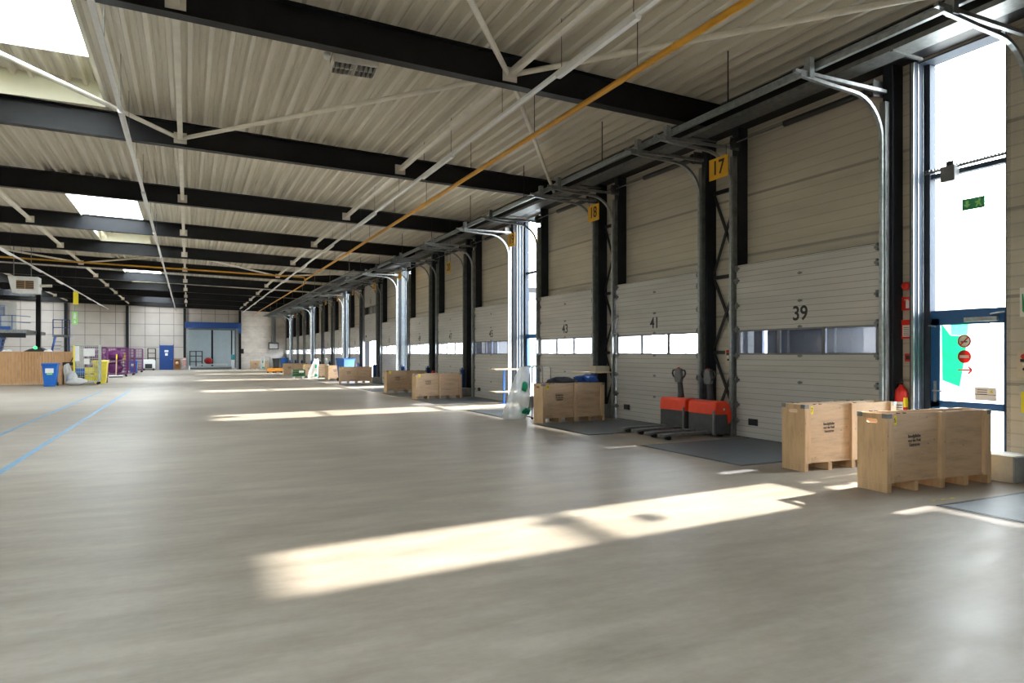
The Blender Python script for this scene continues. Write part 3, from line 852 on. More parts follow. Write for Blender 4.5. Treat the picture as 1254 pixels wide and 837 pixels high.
def make_crate():
    r = thing('plywood_crate', (0,0,0), '', 'crate', 'plywood crates along the loading doors')
    L2, D2, t = CL/2, CD/2, .018; zf = .105
    for s_ in (-1, 1):
        yo = s_*(D2-.05)
        MB().box(-L2+.02, L2-.02, yo-t/2, yo+t/2, zf, CH).build('long_side', M_ply, r)
        for x in (-L2+.063, 0.04, L2-.063):
            MB().box(x-.042, x+.042, s_*(D2-.041), s_*D2, zf, CH-.002).build('batten', M_ply2, r)
    for s_ in (-1, 1):
        mb = MB(); x = -L2 if s_ < 0 else L2-.02
        slot_panel(mb, x, .02, -D2+.02, D2-.02, zf, CH, 0, CH-.085, .15, .048)
        mb.box(x if s_ < 0 else x-.0, x+.02, -D2, -D2+.02, zf, CH); mb.box(x, x+.02, D2-.02, D2, zf, CH)
        mb.build('end_panel', M_plyend, r)
    MB().box(-L2+.02, L2-.02, -D2+.03, D2-.03, zf, zf+.02).build('bottom_board', M_ply, r)
    for x in (-L2+.032, -L2*.47, .03, L2*.5, L2-.032):
        MB().prism([(x-.032,0),(x+.032,0),(x+.032,zf-.001),(x-.032,zf-.001)], 'y', -D2+.002, D2-.002).build('skid', M_plyend, r)
    c = MB()
    for sx in (-1,1):
        for sy in (-1,1):
            c = MB(); x, y = sx*L2, sy*D2
            c.box(x-sx*.07, x+sx*.002, y-sy*.002, y+sy*.003, CH-.05, CH+.002); c.box(x-sx*.002, x+sx*.003, y-sy*.07, y+sy*.003, CH-.05, CH+.002)
            c.build('corner_bracket', M_galvd, r)
    cl = MB()
    for x in (-L2+.18, -L2+.26, -.2, .1, .35, .62):
        cl.box(x-.018, x+.018, D2-.045, D2-.015, CH, CH+.008); 
    for x in (-L2+.2, -L2+.3, .08): cl.box(x-.016, x+.016, -D2+.018, -D2+.042, CH, CH+.008)
    cl.build('clip', M_black, r)
    s = MB().box(-L2+.10,-L2+.19,-D2+.039,-D2+.0405,CH-.13,CH-.022).build('yellow_sticker', M_sticker, r)
    Mx = face_my((-L2+.47, -D2+.0395, .565)) @ Matrix.Rotation(math.radians(1.5), 4, 'Z')
    text('Benodigdheden\nvoor den Hoek\nGeneratoren', .052, M_ink, r, Mx, 'stencil_text', .0008, bold=.0012, sx=.62)
    return r
crate0 = make_crate()
def crate(p, q_angle, lab, num=None, first=[True]):
    """p: front left corner on the floor"""
    if first[0]: r = crate0; first[0] = False
    else: r = dup(crate0)
    ca, sa = math.cos(q_angle), math.sin(q_angle)
    lx, ly = CL/2, CD/2
    r.location = (p[0]+lx*ca-ly*sa, p[1]+lx*sa+ly*ca, 0); r.rotation_euler = (0,0,q_angle)
    r['label'] = lab
    return r
def sticker_no(r, s_):
    for c in r.children:
        if c.name.startswith('yellow_sticker'):
            text(s_, .085, M_black, c, face_my((-CL/2+.145, -CD/2+.0388, CH-.076)), 'numeral', .0004, sx=.85)
far_dups = []
specs = [((7.02,5.0), math.radians(-4.5), 'nearest plywood crate, marked 16, before the glass door', '16'),
         ((7.31,6.37), math.radians(-3), 'sunlit plywood crate marked 17 just behind the nearest crate', '17'),
         ((7.15,13.36), math.radians(3), 'plywood crate marked 18 with dark clothes on top before door 43', '18'),
         ((7.03,22.33), math.radians(1), 'plywood crate before the pier between doors 45 and 47', None),
         ((7.2,26.7), math.radians(2), 'plywood crate partly hidden behind the one before door 47', None),
         ((7.25,36.2), math.radians(-2), 'sunlit plywood crate beside the tall light blue bin', None),
         ((7.5,40.9), math.radians(18), 'plywood crate left of the tall light blue bin, standing askew', None),
         ((6.9,46.9), math.radians(-28), 'distant plywood crate behind the dark green trolley', None),
         ((6.2,51.5), math.radians(-8), 'distant plywood crate behind the orange dollies and green trolley', None),
         ((5.7,73.0), math.radians(0), 'farthest plywood crate, against the far wall by a white bag', None)]
made = [crate(p, a, lab) for p, a, lab, s_ in specs]
for (p, a, lab, s_), r in zip(specs, made):
    if s_: sticker_no(r, s_)

# clothes on the crate by door 43
r = MB()
c43 = made[2].location
r = MB().blob((0,0,0), .34, .16, .1, 26, 14, .35, 3, -.03).build('black_jacket', M_clothk); tag(r, 'black cloth heap lying on the left of crate 18', 'clothes')
r.location = (c43.x-.2, c43.y+.03, CH+.045)
r = MB().blob((0,0,0), .30, .17, .14, 26, 14, .3, 9, -.03).build('blue_jacket', M_cloth); tag(r, 'blue cloth heap lying on the right of crate 18', 'clothes')
r.location = (c43.x+.5, c43.y+.04, CH+.045)

# plastic bag on a tubular stand
def bag_stand(x, y, lab1, lab2, s=1., green=True):
    r = thing('bag_stand', (x,y,0), lab1, 'bag stand', 'tubular bag stands')
    f = MB()
    for yy in (-.2, .2):
        f.path([(-.18,yy,.03),(-.18,yy,1.22),(-.14,yy,1.26),(.28,yy,1.26),(.32,yy,1.22),(.32,yy,.03)], .013, 8)
    f.build('frame', M_galvd, r)
    f = MB(); f.path([(-.18,-.2,1.24),(-.18,.2,1.24)], .012, 8); f.path([(-.18,-.2,.05),(-.18,.2,.05)], .012, 8); f.path([(.32,-.2,.05),(.32,.2,.05)], .012, 8); f.build('cross_tube', M_galvd, r)
    for sx in (-.18,.32):
        for yy in (-.2,.2): MB().lathe([(0,-.012),(.028,-.012),(.028,.012),(0,.012)], (sx,yy,.028), 12, 'y').build('caster', M_rubber, r)
    b = thing('plastic_bag', (x-.56,y-.05,0), lab2, 'bag', 'clear plastic bags')
    mb = MB(); nu, nv = 36, 22; vs = []
    rnd = random.Random(int(x*10+y*7)); ph = [rnd.uniform(0,6.28) for _ in range(6)]
    for i in range(nv+1):
        t = i/nv; z = .03+1.22*t
        R = (.22*(1-t)**.75+.10) if t > .06 else .27
        for k in range(nu):
            a = 2*math.pi*k/nu
            w = 1+.10*math.sin(5*a+ph[0]+3*t)+.08*math.sin(8*a+ph[1]-5*t)+.05*math.sin(13*a+ph[2]+9*t)
            vs.append((R*w*math.cos(a)*s+.24*t, R*w*math.sin(a)*.7*s, z))
    fs = [(i*nu+k, i*nu+(k+1)%nu, (i+1)*nu+(k+1)%nu, (i+1)*nu+k) for i in range(nv) for k in range(nu)]
    fs.append(tuple(range(nu-1,-1,-1)))
    mb.add(vs, fs, True); mb.build('bag_film', M_bag, b)
    if green:
        g = MB(); g.blob((.18,-.16,.78), .07, .05, .13, 12, 8, .3, 4); g.build('green_print', M_bagg, b)
        g = MB(); g.blob((.2,-.14,.2), .12, .1, .09, 14, 8, .3, 6); g.build('green_content', M_bagg, b)
bag_stand(7.55, 14.5, 'steel tube stand behind crate 18 holding a plastic bag', 'clear plastic bag with green print hanging left of crate 18')
bag_stand(7.75, 44.6, 'steel tube stand behind the distant crates', 'tall white plastic bag standing between two distant crates', 1.0)
bag_stand(7.2, 72.6, 'steel tube stand by the far wall', 'white plastic bag by the far wall right of the farthest crate', 1.0)

# ------------------------------------------------------------------ pallet trucks (forks point to -X)
def make_truck():
    r = thing('pallet_truck', (0,0,0), '', 'pallet truck', 'orange red electric pallet trucks')
    w = .36
    ch = MB(); ch.prism([(0,.06),(.32,.05),(.37,.12),(.37,.42),(.0,.44)], 'y', -w, w); ch.build('chassis', M_dgrey, r, .015)
    cv = MB(); cv.prism([(-.02,.42),(.0,.64),(.06,.67),(.26,.67),(.34,.63),(.40,.44),(.39,.30),(.30,.22),(.28,.42)], 'y', -w-.012, w+.012); cv.build('cover', M_orange, r, .02)
    fp = MB(); fp.box(-.035,-.0,-w+.03,w-.03,.08,.425); fp.build('fork_carriage', M_dgrey, r, .01)
    ed = MB(); ed.box(-.045,-.02,-w-.008,-w+.03,.05,.5); ed.build('edge_guard', M_galvd, r)
    for s_ in (-1,1):
        f = MB(); yc = s_*.2
        f.prism([(-.0,.075),(-1.0,.075),(-1.13,.045),(-1.15,.06),(-1.10,.10),(-.98,.115),(-.0,.115)], 'y', yc-.075, yc+.075); f.build('fork', M_galvd, r, .008)
        MB().lathe([(0,-.05),(.038,-.05),(.038,.05),(0,.05)], (-.98,yc,.038), 14, 'y').build('load_wheel', M_rubber, r)
    for yy in (-.22,.22): MB().lathe([(0,-.04),(.075,-.04),(.08,-.03),(.08,.03),(.075,.04),(0,.04)], (.25,yy,.08), 18, 'y').build('drive_wheel', M_rubber, r)
    MB().lathe([(0,-.01),(.022,-.008),(.022,0)], (.2,-w-.012,.52), 12, 'y').build('round_emblem', M_white, r)
    t = MB(); t.path([(.22,0,.6),(.22,0,.75),(.19,0,1.02)], [.085,.06,.05], 12); t.build('tiller', M_dgrey, r)
    h = MB(); h.prism([(-.075,.98),(.075,.98),(.1,1.08),(.06,1.26),(-.06,1.26),(-.1,1.08)], 'x', .12, .21); hd = h.build('tiller_head', M_greyp, r, .015)
    for s_ in (-1,1):
        l = MB(); l.path([(.165,s_*.08,1.05),(.165,s_*.16,1.1),(.165,s_*.19,1.16),(.165,s_*.17,1.22),(.165,s_*.06,1.23)], .016, 8); l.build('grip', M_rubber, r)
    MB().blob((.16,0,1.265), .035, .035, .02, 10, 6, 0).build('emergency_button', M_red, hd)
    return r
tr0 = make_truck()
tr0.location = (8.85, 10.97, .0); tr0.rotation_euler = (0,0,math.radians(3)); tr0['label'] = 'orange red pallet truck farther from the camera, tiller upright, before door 41'
tr1 = dup(tr0); tr1.location = (8.8, 10.05, 0); tr1.rotation_euler = (0,0,math.radians(1)); tr1['label'] = 'orange red pallet truck nearer the camera, beside door 39'

# ------------------------------------------------------------------ services under the roof
def lamp_rail(x, lab, y0=-6., y1=73.5, z=5.75):
    r = thing('lamp_rail', (x,0,z), lab, 'lamp rail', 'long lamp rails under the roof')
    MB().box(-.036,.036,y0,y1,-.02,.03).build('rail', M_white, r)
    y = 6.85-6.475*2
    while y < y1-3:
        f = MB(); f.prism([(-.05,-.02),(.05,-.02),(.035,-.075),(-.035,-.075)], 'y', y, y+2.0); f.build('light_fixture', M_white, r)
        for yy in (y+.1, y+1.9, y+4.):
            MB().cyl((0,yy,.03),(0,yy,zd(x)-z+.02),.005,5).build('suspension_wire', M_black, r)
        y += 6.475
lamp_rail(5.0, 'long grey lamp rail hanging left of the yellow pipe')
lamp_rail(-1.04, 'long pale lamp rail hanging right of the skylights')
lamp_rail(-6.7, 'long pale lamp rail above the fence on the left')
r = thing('gas_pipe', (5.95,0,5.72), 'long yellow gas pipe hung under the roof beside the loading doors', 'pipe')
MB().cyl((0,-8,0),(0,39.4,0),.048,12).build('main_run', M_yellow, r)
MB().path([(0,39.35,0),(0,39.5,.0),(0,39.6,-.12),(0,39.7,-.2),(0,73.5,-.2)], .04, 10).build('lowered_run', M_yellow, r)
MB().path([(0,39.4,.0),(-.05,39.4,.13),(-.2,39.4,.15),(-19,39.4,.55)], .04, 10).build('branch', M_yellow, r)
for k in range(-1, 11):
    y = 3.775+6.475*k*.5*2
    for yy in (y+1.2, y+4.4):
        if yy < 39: MB().cyl((0,yy,.04),(0,yy,.85),.007,5).build('hanger_rod', M_black, r)
for yy in (7.3, 13.5, 20., 26.4, 33.): MB().lathe([(.048,-.04),(.054,-.035),(.054,.035),(.048,.04)], (0,yy,0), 12, 'y').build('coupling', M_yellow, r)
r = thing('carrier_rail', (7.9,0,5.53), 'long galvanised rail carrying the inner ends of the door tracks', 'rail')
mb = MB(); mb.box(-.03,.03,-6,73.5,-.02,.07); mb.box(-.05,.05,-6,73.5,.06,.075); mb.build('channel', M_galv, r)
for k in range(20):
    yy = 1+k*3.7; MB().cyl((0,yy,.07),(0,yy,zd(7.9)-5.53+.02),.011,6).build('hanger_rod', M_black, r)
r = thing('cable_tray', (8.9,0,5.72), 'wide galvanised cable tray along the top of the right wall', 'cable tray')
mb = MB(); mb.box(-.2,.16,-6,73.5,0,.006); mb.box(-.2,-.194,-6,73.5,0,.07); mb.box(.154,.16,-6,73.5,0,.07); mb.build('tray', M_galvd, r)
mb = MB()
for k, xx in enumerate((-.12,-.06,0,.07)): mb.cyl((xx,-6,.02),(xx,73,.02),.014,6)
mb.build('cables', M_rubber, r)
for k in range(18):
    yy = 2+k*4.1; MB().box(-.22,.42,yy,yy+.04,-.03,0).build('bracket', M_galvd, r)
# second rail further along
r = thing('ladder_tray', (6.84,0,5.35), 'galvanised ladder tray hung over the distant loading doors', 'cable tray')
mb = MB(); mb.box(-.02,.02,31,73,0,.06); mb.box(.58,.62,31,73,0,.06)
for k in range(84): mb.box(.02,.58,31.2+k*.5,31.24+k*.5,.01,.035)
mb.build('ladder', M_galvd, r)
for k in range(9):
    yy = 32+k*4.8; MB().cyl((0,yy,.06),(0,yy,zd(7)-5.35),.012,5).build('hanger_rod', M_galvd, r)
# small grille under the nearest beam
r = thing('ceiling_grille', (2.35,10.65,6.0), 'small black and cream grille box hung beneath the nearest roof beam', 'grille', None, math.radians(-4))
MB().box(-.34,.34,-.24,.24,.14,.19).build('back_plate', M_dgrey, r)
f = MB(); f.box(-.34,.34,-.24,-.22,.0,.14); f.box(-.34,.34,.22,.24,.0,.14); f.box(-.34,-.32,-.24,.24,0,.14); f.box(.32,.34,-.24,.24,0,.14); f.box(-.02,.02,-.24,.24,0,.14); f.box(-.34,.34,-.015,.015,0,.14); f.build('housing', M_cream, r)
s_ = MB()
for k in range(9): s_.box(-.3+k*.072,-.285+k*.072,-.22,.22,0,.1)
s_.build('slat', M_black, r)
MB().blob((-.42,-.1,.12), .06,.06,.06, 14, 8, 0).build('sensor', M_white, r)

# ------------------------------------------------------------------ left side: heater, hanging signs, mezzanine
r = thing('unit_heater', (-7.15,40.,4.5), 'white unit heater hung under the roof at the left', 'heater')
MB().prism([(-.45,0),(.6,0),(.6,.8),(-.62,.8)], 'y', -.4, .4).build('casing', M_white, r, .01)
MB().box(-.28,.42,-.415,-.4,.2,.6).build('outlet', M_black, r)
lv = MB()
for k in range(6): lv.box(-.28,.42,-.425,-.412,.23+k*.065,.25+k*.065)
lv.box(.05,.09,-.43,-.41,.2,.6); lv.build('louvre', M_card, r)
for xx in (-.45,.25): MB().cyl((xx,0,.8),(xx,0,zd(-7)-4.5),.02,6).build('hanger_rod', M_galvd, r)
MB().cyl((.6,0,.4),(1.1,0,.42),.07,12).build('flue', M_cream, r)
r = thing('hanging_sign', (-5.08,40.2,4.37), 'narrow yellow sign hanging on a wire above the cages', 'sign')
MB().box(-.11,.11,-.01,.01,-.32,.32).build('board', M_sticker, r)
MB().cyl((0,0,.32),(0,0,zd(-5)-4.37),.006,5).build('wire', M_black, r)
r = thing('hanging_sign', (-5.12,40.2,3.37), 'green and white exit sign hanging below the yellow sign', 'sign')
MB().box(-.11,.11,-.012,.012,-.33,.33).build('board', M_lime, r)
mk = MB(); mk.prism([(-.04,.25),(.04,.25),(.06,.1),(.03,.02),(.06,-.05),(.02,-.06),(-.01,.0),(-.06,-.05),(-.05,.12)], 'y', -.014, -.012); mk.prism([(-.02,-.12),(.02,-.12),(.02,-.2),(.05,-.2),(0,-.28),(-.05,-.2),(-.02,-.2)], 'y', -.014, -.012); mk.build('pictogram', M_paper, r)
MB().cyl((0,0,.33),(0,0,.66),.006,5).build('wire', M_black, r)

r = thing('mezzanine', (-10.5,60.5,0), 'raised steel platform with blue railing and white cabin at the left', 'platform')
MB().box(-6.,0.15,-2,5,3.05,3.3).build('deck', M_galvd, r)
MB().box(-6,0.1,-2.05,-2.0,2.72,3.05).build('edge_beam', M_steel, r)
for xx in (-5.4,-2.8,): MB().box(xx-.1,xx+.1,-1.9,-1.7,0,3.05).build('column', M_steel, r)
MB().box(-6,-.8,-2.04,-2.0,3.3,3.52).build('toe_board', M_blue, r)
rl = MB()
for z in (3.85, 4.3): rl.path([(-6,-1.95,z),(-.7,-1.95,z),(0.05,-.2,z)], .025, 6)
rl.build('rail', M_blue, r)
for k in range(9): MB().cyl((-6+k*.66,-1.95,3.3),(-6+k*.66,-1.95,4.3),.025,6).build('baluster', M_blue, r)
cb = MB(); cb.box(-6,-1.4,.2,3,3.3,4.35); cb.box(-6,-1.4,.2,3,5.15,5.45); cb.box(-6,-5.6,.2,3,4.35,5.15); cb.box(-1.55,-1.4,.2,3,4.35,5.15); cb.box(-3.6,-3.4,.2,3,4.35,5.15)
cb.build('cabin', M_white, r); MB().box(-5.6,-1.5,.25,.27,4.35,5.15).build('cabin_window', M_smoke, r)
st = MB()
for s0 in (0, .9):
    st.bar((-1.3,-1.8+s0,3.1),(-1.75,-2.9+s0,.0),.06,.2)
for k in range(11): st.box(-1.72+k*.04-.1,-1.72+k*.04+.1,-2.85+k*.1,-1.7+k*.1,.2+k*.27,.24+k*.27)
st.build('stair', M_dblue, r)
r = thing('access_steps', (-9.4,63.5,0), 'blue access steps with a small landing right of the black column', 'steps')
s_ = MB(); s_.box(-.1,1.1,-.6,.6,2.9,3.05); s_.build('landing', M_galvd, r)
s_ = MB()
for xx in (-.05,.55,1.05): s_.box(xx-.03,xx+.03,-.6,-.54,3.05,4.25)
s_.box(-.05,1.05,-.6,-.55,4.2,4.26); s_.box(-.05,1.05,-.6,-.55,3.6,3.65); s_.build('guard_rail', M_dblue, r)
s_ = MB(); s_.bar((.1,-.6,2.9),(-.25,-2.2,0),.08,.2); s_.bar((1.0,-.6,2.9),(1.0,-.5,0),.1,.1)
for k in range(9): s_.box(-.2+k*.03,.3+k*.03,-2.1+k*.17,-1.9+k*.17,.25+k*.28,.29+k*.28)
s_.build('flight', M_dblue, r)

# fence with gate
r = thing('wooden_fence', (-5.2,41.3,0), 'long brown plank fence at the left with a darker gate', 'fence')
def planks(x0, x1, y, z0, z1, mat, name, w=.13):
    mb = MB(); x = x0; k = 0
    while x < x1-.01:
        e = min(x+w-.012, x1); mb.box(x, e, y+(.006 if k % 2 else 0), y+.03, z0, z1); x += w; k += 1
    return mb.build(name, mat, r)
planks(-4.0,0,0,.08,1.64,M_fence,'plank_panel'); planks(-6.3,-4.1,.05,.08,1.62,M_fenced,'gate'); planks(-9.5,-6.4,0,.08,1.64,M_fence,'plank_panel')
for x in (-9.5,-6.35,-4.05,-.02): MB().box(x-.05,x+.05,-.03,.08,0,1.67).build('post', M_fence, r)
MB().box(-9.5,0,-.03,.09,0,.09).build('bottom_rail', M_ply2, r); MB().box(-9.5,0,-.02,.06,1.64,1.68).build('top_rail', M_fence, r)
MB().box(-8.9,-8.35,-.03,-.012,.9,1.64).build('green_notice', M_lime, r)
for k, (x, y, s) in enumerate(((-12.4,42.6,.5),(-10.9,42.4,.42),(-9.7,42.6,.5),(-7.9,42.5,.42))):
    o = MB().blob((0,0,0), s, s*.8, .9, 20, 14, .25, 20+k, -.86).build('bulk_bag', M_sack)
    o.location = (x+1.2,y+.4,.87); tag(o, f'white bulk bag peeping over the fence, {["first","second","third","fourth"][k]} from the left', 'bag', 'bulk bags behind the fence')
r = thing('sorting_machine', (-8.0,47.5,0), 'dark machine with a green lamp behind the fence', 'machine')
MB().prism([(-.7,0),(.75,0),(.75,1.6),(.3,1.95),(-.2,1.85),(-.7,1.6)], 'y', -.5, .5).build('housing', M_black, r, .03)
m, N, L, B = newmat('green_lamp'); B.inputs['Emission Color'].default_value = (.05,1,.2,1); B.inputs['Emission Strength'].default_value = 2.5; B.inputs['Base Color'].default_value = (.02,.4,.1,1); M_glamp = m
MB().blob((.1,-.55,1.92), .1,.08,.09, 12, 8, 0).build('signal_lamp', M_glamp, r)

# bins
def wheelie(x, y, mat, lab, s=1., rz=0, paper=True, group='wheeled bins'):
    r = thing('wheeled_bin', (x,y,0), lab, 'bin', group, rz)
    b = MB(); w0, w1, d0, d1, h = .22*s, .29*s, .24*s, .34*s, 1.0*s
    vs = [(-w0,-d0,.06),(w0,-d0,.06),(w0,d0,.06),(-w0,d0,.06),(-w1,-d1,h),(w1,-d1,h),(w1,d1,h),(-w1,d1,h)]
    b.add(vs, [(0,3,2,1),(4,5,6,7),(0,1,5,4),(1,2,6,5),(2,3,7,6),(3,0,4,7)])
    b.box(-w1-.02,w1+.02,-d1-.02,d1+.02,h-.05,h)
    b.box(-w0,w0,-d0,-d0+.06,0,.07)
    b.build('body', mat, r, .015)
    l = MB(); l.prism([(-d1-.04,h),(d1+.05,h),(d1+.05,h+.04),(d1-.05,h+.075),(-d1+.05,h+.06),(-d1-.04,h+.03)], 'x', -w1-.03, w1+.03); l.build('lid', mat, r, .01)
    for xx in (-w0-.02,w0+.02): MB().lathe([(0,-.025),(.09,-.025),(.1,-.015),(.1,.015),(.09,.025),(0,.025)], (xx,d0+.02,.1), 16, 'x').build('wheel', M_rubber, r)
    MB().cyl((-w1,d1+.06,h-.02),(w1,d1+.06,h-.02),.016,8).build('handle', mat, r)
    if paper:
        zz = .72*s; yy = -(d0+(d1-d0)*(zz-.06)/(h-.06))
        MB().box(-.16*s,.16*s,yy-.02,yy-.004,zz-.11,zz+.11).build('paper_label', M_paper, r)
        MB().box(-.11*s,.11*s,yy+.006,yy+.03,zz-.19,zz-.13).build('small_label', M_lime, r)
    return r
wheelie(-5.97, 39.1, M_binblue, 'blue wheeled bin with white label before the fence', 1.05)
r = thing('side_table', (-5.88,40.6,0), 'brown board cabinet right of the blue bin by the fence', 'cabinet')
MB().box(-.18,.18,-.16,.16,.08,.8).build('body', M_card, r, .006)
for sx in (-.14,.14):
    for sy in (-.12,.12): MB().box(sx-.03,sx+.03,sy-.03,sy+.03,0,.08).build('foot', M_fence, r)
MB().box(-.17,.17,-.165,-.16,.42,.43).build('door_gap', M_fenced, r)
o = MB().blob((0,0,0), .40, .26, .2, 24, 14, .25, 31, -.17); o.blob((-.2,.06,.22), .22,.2,.3, 20, 12, .25, 33)
o = o.build('white_sack', M_sack); o.location = (-4.98,39.6,.18); o.rotation_euler = (0,0,.0); tag(o, 'slumped white sack lying left of the wire cage', 'sack')
o = MB().blob((0,0,0), .17, .2, .52, 22, 16, .3, 41).build('clear_bag', M_bag); o.location = (-5.42,40.2,.56); tag(o, 'clear plastic bag leaning up behind the white sack', 'bag')
r = thing('push_bar', (-5.45,40.85,0), 'black handle trolley behind the clear bag by the fence', 'trolley')
MB().box(-.28,.22,-.05,.05,.98,1.14).build('bar', M_black, r); MB().bar((.05,0,1.1),(.2,0,1.45),.04).build('arm', M_black, r)
for xx in (-.24,.18): MB().box(xx-.02,xx+.02,-.02,.02,0,.98).build('leg', M_black, r)

# wire cages
def cage(x, y, w, d, h, mat, lab, rz=0, shelf=True, group=None, post=None, panel=False):
    r = thing('wire_cage', (x,y,0), lab, 'cage', group, rz)
    b = MB(); b.box(-w/2,w/2,-d/2,d/2,.15,.2); b.build('base', mat, r)
    for sx in (-1,1):
        for sy in (-1,1):
            MB().lathe([(0,-.025),(.06,-.025),(.065,-.015),(.065,.015),(.06,.025),(0,.025)], (sx*(w/2-.06),sy*(d/2-.06),.065), 12, 'y').build('caster', M_rubber, r)
            MB().box(sx*(w/2-.06)-.02,sx*(w/2-.06)+.02,sy*(d/2-.06)-.02,sy*(d/2-.06)+.02,.1,.15).build('caster_fork', M_galvd, r)
            MB().box(sx*w/2-.03,sx*w/2+.03,sy*d/2-.03,sy*d/2+.03,.2,h).build('corner_post', (post if post and sx < 0 and sy < 0 else mat), r)
    def mesh(ax, s_):
        g = MB(); ww = w if ax == 'y' else d; n = int(ww/.085)
        for k in range(1, n):
            q = -ww/2+k*ww/n
            p0, p1 = ((q,s_*d/2,.2),(q,s_*d/2,h)) if ax == 'y' else ((s_*w/2,q,.2),(s_*w/2,q,h))
            g.cyl(p0, p1, .008, 4)
        for k in range(1, 9):
            z = .2+k*(h-.2)/8
            p0, p1 = ((-ww/2,s_*d/2,z),(ww/2,s_*d/2,z)) if ax == 'y' else ((s_*w/2,-ww/2,z),(s_*w/2,ww/2,z))
            g.cyl(p0, p1, .011 if k < 8 else .025, 4)
        g.build('wire_panel', mat, r)
    mesh('y',-1); mesh('y',1); mesh('x',-1); mesh('x',1)
    if shelf: MB().box(-w/2,w/2,-d/2,d/2,h*.55,h*.55+.03).build('shelf', mat, r)
    if panel:
        MB().box(-w*.12,w*.34,-d/2-.03,-d/2-.015,h*.72,h*.92).build('paper_sign', M_paper, r)
        MB().box(-w*.1,w*.12,-d/2-.03,-d/2-.015,h*.52,h*.66).build('paper_sign', M_paper, r)
        MB().box(-w/2+.04,-w*.28,-d/2-.025,-d/2-.01,h*.6,h*.98).build('white_panel', M_white, r)
    return r
M_wiregr = pm('pale_green_wire_paint', (.42,.47,.40), .45, .2, .15, 6)
cage(-4.62, 40.6, 1.08, .8, 2.0, M_wiregr, 'tall pale wire cage with a yellow post and white notices', 0, False, None, M_sticker, True)
for k, (x, z, mat, nm) in enumerate(((-4.5,.21,M_sticker,'yellow'),(-4.5,.56,M_yelbin,'bright yellow'),(-4.93,.21,M_dgrey,'dark'),(-4.92,.75,M_binblue,'blue'))):
    if k == 3: z = .52
    q = thing('storage_box', (x,40.6,z), f'{nm} box inside the tall pale wire cage', 'box', 'boxes in the wire cage')
    t_ = MB(); t_.box(-.2,.2,-.25,.25,0,.02); t_.box(-.2,.2,-.25,-.23,.02,.3); t_.box(-.2,.2,.23,.25,.02,.3); t_.box(-.2,-.18,-.23,.23,.02,.3); t_.box(.18,.2,-.23,.23,.02,.3); t_.build('body', mat, q)
    MB().box(-.215,.215,-.265,.265,.27,.3).build('rim', mat, q)
wheelie(-4.2, 42.1, M_yelbin, 'yellow wheeled bin right of the pale wire cage', 1.15, 0, False)
cage(-4.95, 47.5, 1.1, .9, 1.95, M_purple, 'purple wire cage left of the tall broom', 0, True, 'purple wire cages')
cage(-4.55, 53.9, 1.5, 1.3, 1.98, M_purple, 'large purple wire cage behind the tall broom', .1, True, 'purple wire cages')
cage(-4.1, 57.2, 1.1, 1.2, 1.95, M_purple, 'purple wire cage between the large one and the blue bin', 0, True, 'purple wire cages')
cage(-4.35, 66., 1.7, 1.2, 2.0, M_purple, 'farthest purple wire cage behind the small blue bin', 0, True, 'purple wire cages')
for k, (x, y) in enumerate(((-4.55,53.9),(-4.95,47.5))):
    o = MB().blob((0,0,0), .55 if k == 0 else .36, .4 if k == 0 else .3, .38, 22, 14, .2, 51+k, -.4).build('purple_bag', M_purple)
    o.location = (x,y,.62); tag(o, ['purple bag filling the large purple wire cage', 'purple bag in the cage left of the broom'][k], 'bag')
    o = MB().blob((0,0,0), .55 if k == 0 else .36, .4 if k == 0 else .3, .36, 22, 14, .2, 61+k, -.34).build('purple_sheet', M_purple)
    o.location = (x,y,1.98*.55+.03+.35) if k == 0 else (x,y,1.95*.55+.03+.35); tag(o, ['purple bundle on the shelf of the large purple cage', 'purple bundle on the shelf of the cage left of the broom'][k], 'bundle')
r = thing('floor_broom', (-4.3,51.9,0), 'wide floor broom standing upright before the purple cages', 'broom')
MB().box(-.42,.42,-.07,.07,.08,.15).build('broom_head', M_white, r, .01); MB().box(-.4,.4,-.06,.06,.0,.08).build('bristles', M_dgrey, r)
MB().cyl((0,0,.15),(.03,.0,1.2),.035,8).build('pole', M_ply2, r); MB().cyl((.03,0,1.2),(.04,0,1.55),.04,8).build('grip', M_sticker, r)
wheelie(-3.95, 62.6, M_binblue, 'small blue wheeled bin far along the left side', .98)
r = thing('yellow_marker', (-4.62,62.0,0), 'yellow marker board on a post left of the small blue bin', 'sign')
MB().cyl((0,0,0.03),(0,0,1.2),.03,8).build('post', M_white, r); MB().box(-.16,.16,-.03,.03,1.12,1.6).build('board', M_sticker, r); MB().box(-.2,.2,-.2,.2,0,.03).build('foot', M_greyp, r)

# stacker truck at the far wall
r = thing('stacker_truck', (-3.35,73.2,0), 'white and black stacker truck left of the blue far door', 'stacker truck')
MB().prism([(-.55,.1),(.55,.1),(.55,.95),(.3,1.05),(-.5,1.05)], 'y', -.4, .4).build('body', M_white, r, .02)
MB().box(-.3,.3,-.43,-.4,.2,.62).build('front_panel', M_black, r)
for xx in (-.1,.55):
    MB().box(xx-.05,xx+.05,.3,.42,.1,2.1).build('mast', M_black, r)
for z in (1.15,1.6,2.05): MB().box(-.1,.55,.32,.4,z,z+.07).build('mast_crossbar', M_black, r)
for yy in (-.25,.25): MB().box(-1.5,-.5,yy-.07,yy+.07,1.1,1.2).build('fork', M_black, r)
for xx in (-.4,.4): MB().lathe([(0,-.05),(.1,-.05),(.11,-.03),(.11,.03),(.1,.05),(0,.05)], (xx,-.36,.11), 14, 'y').build('wheel', M_rubber, r)
MB().box(-1.2,.6,-.45,.45,.1,.16).build('chassis', M_dgrey, r)

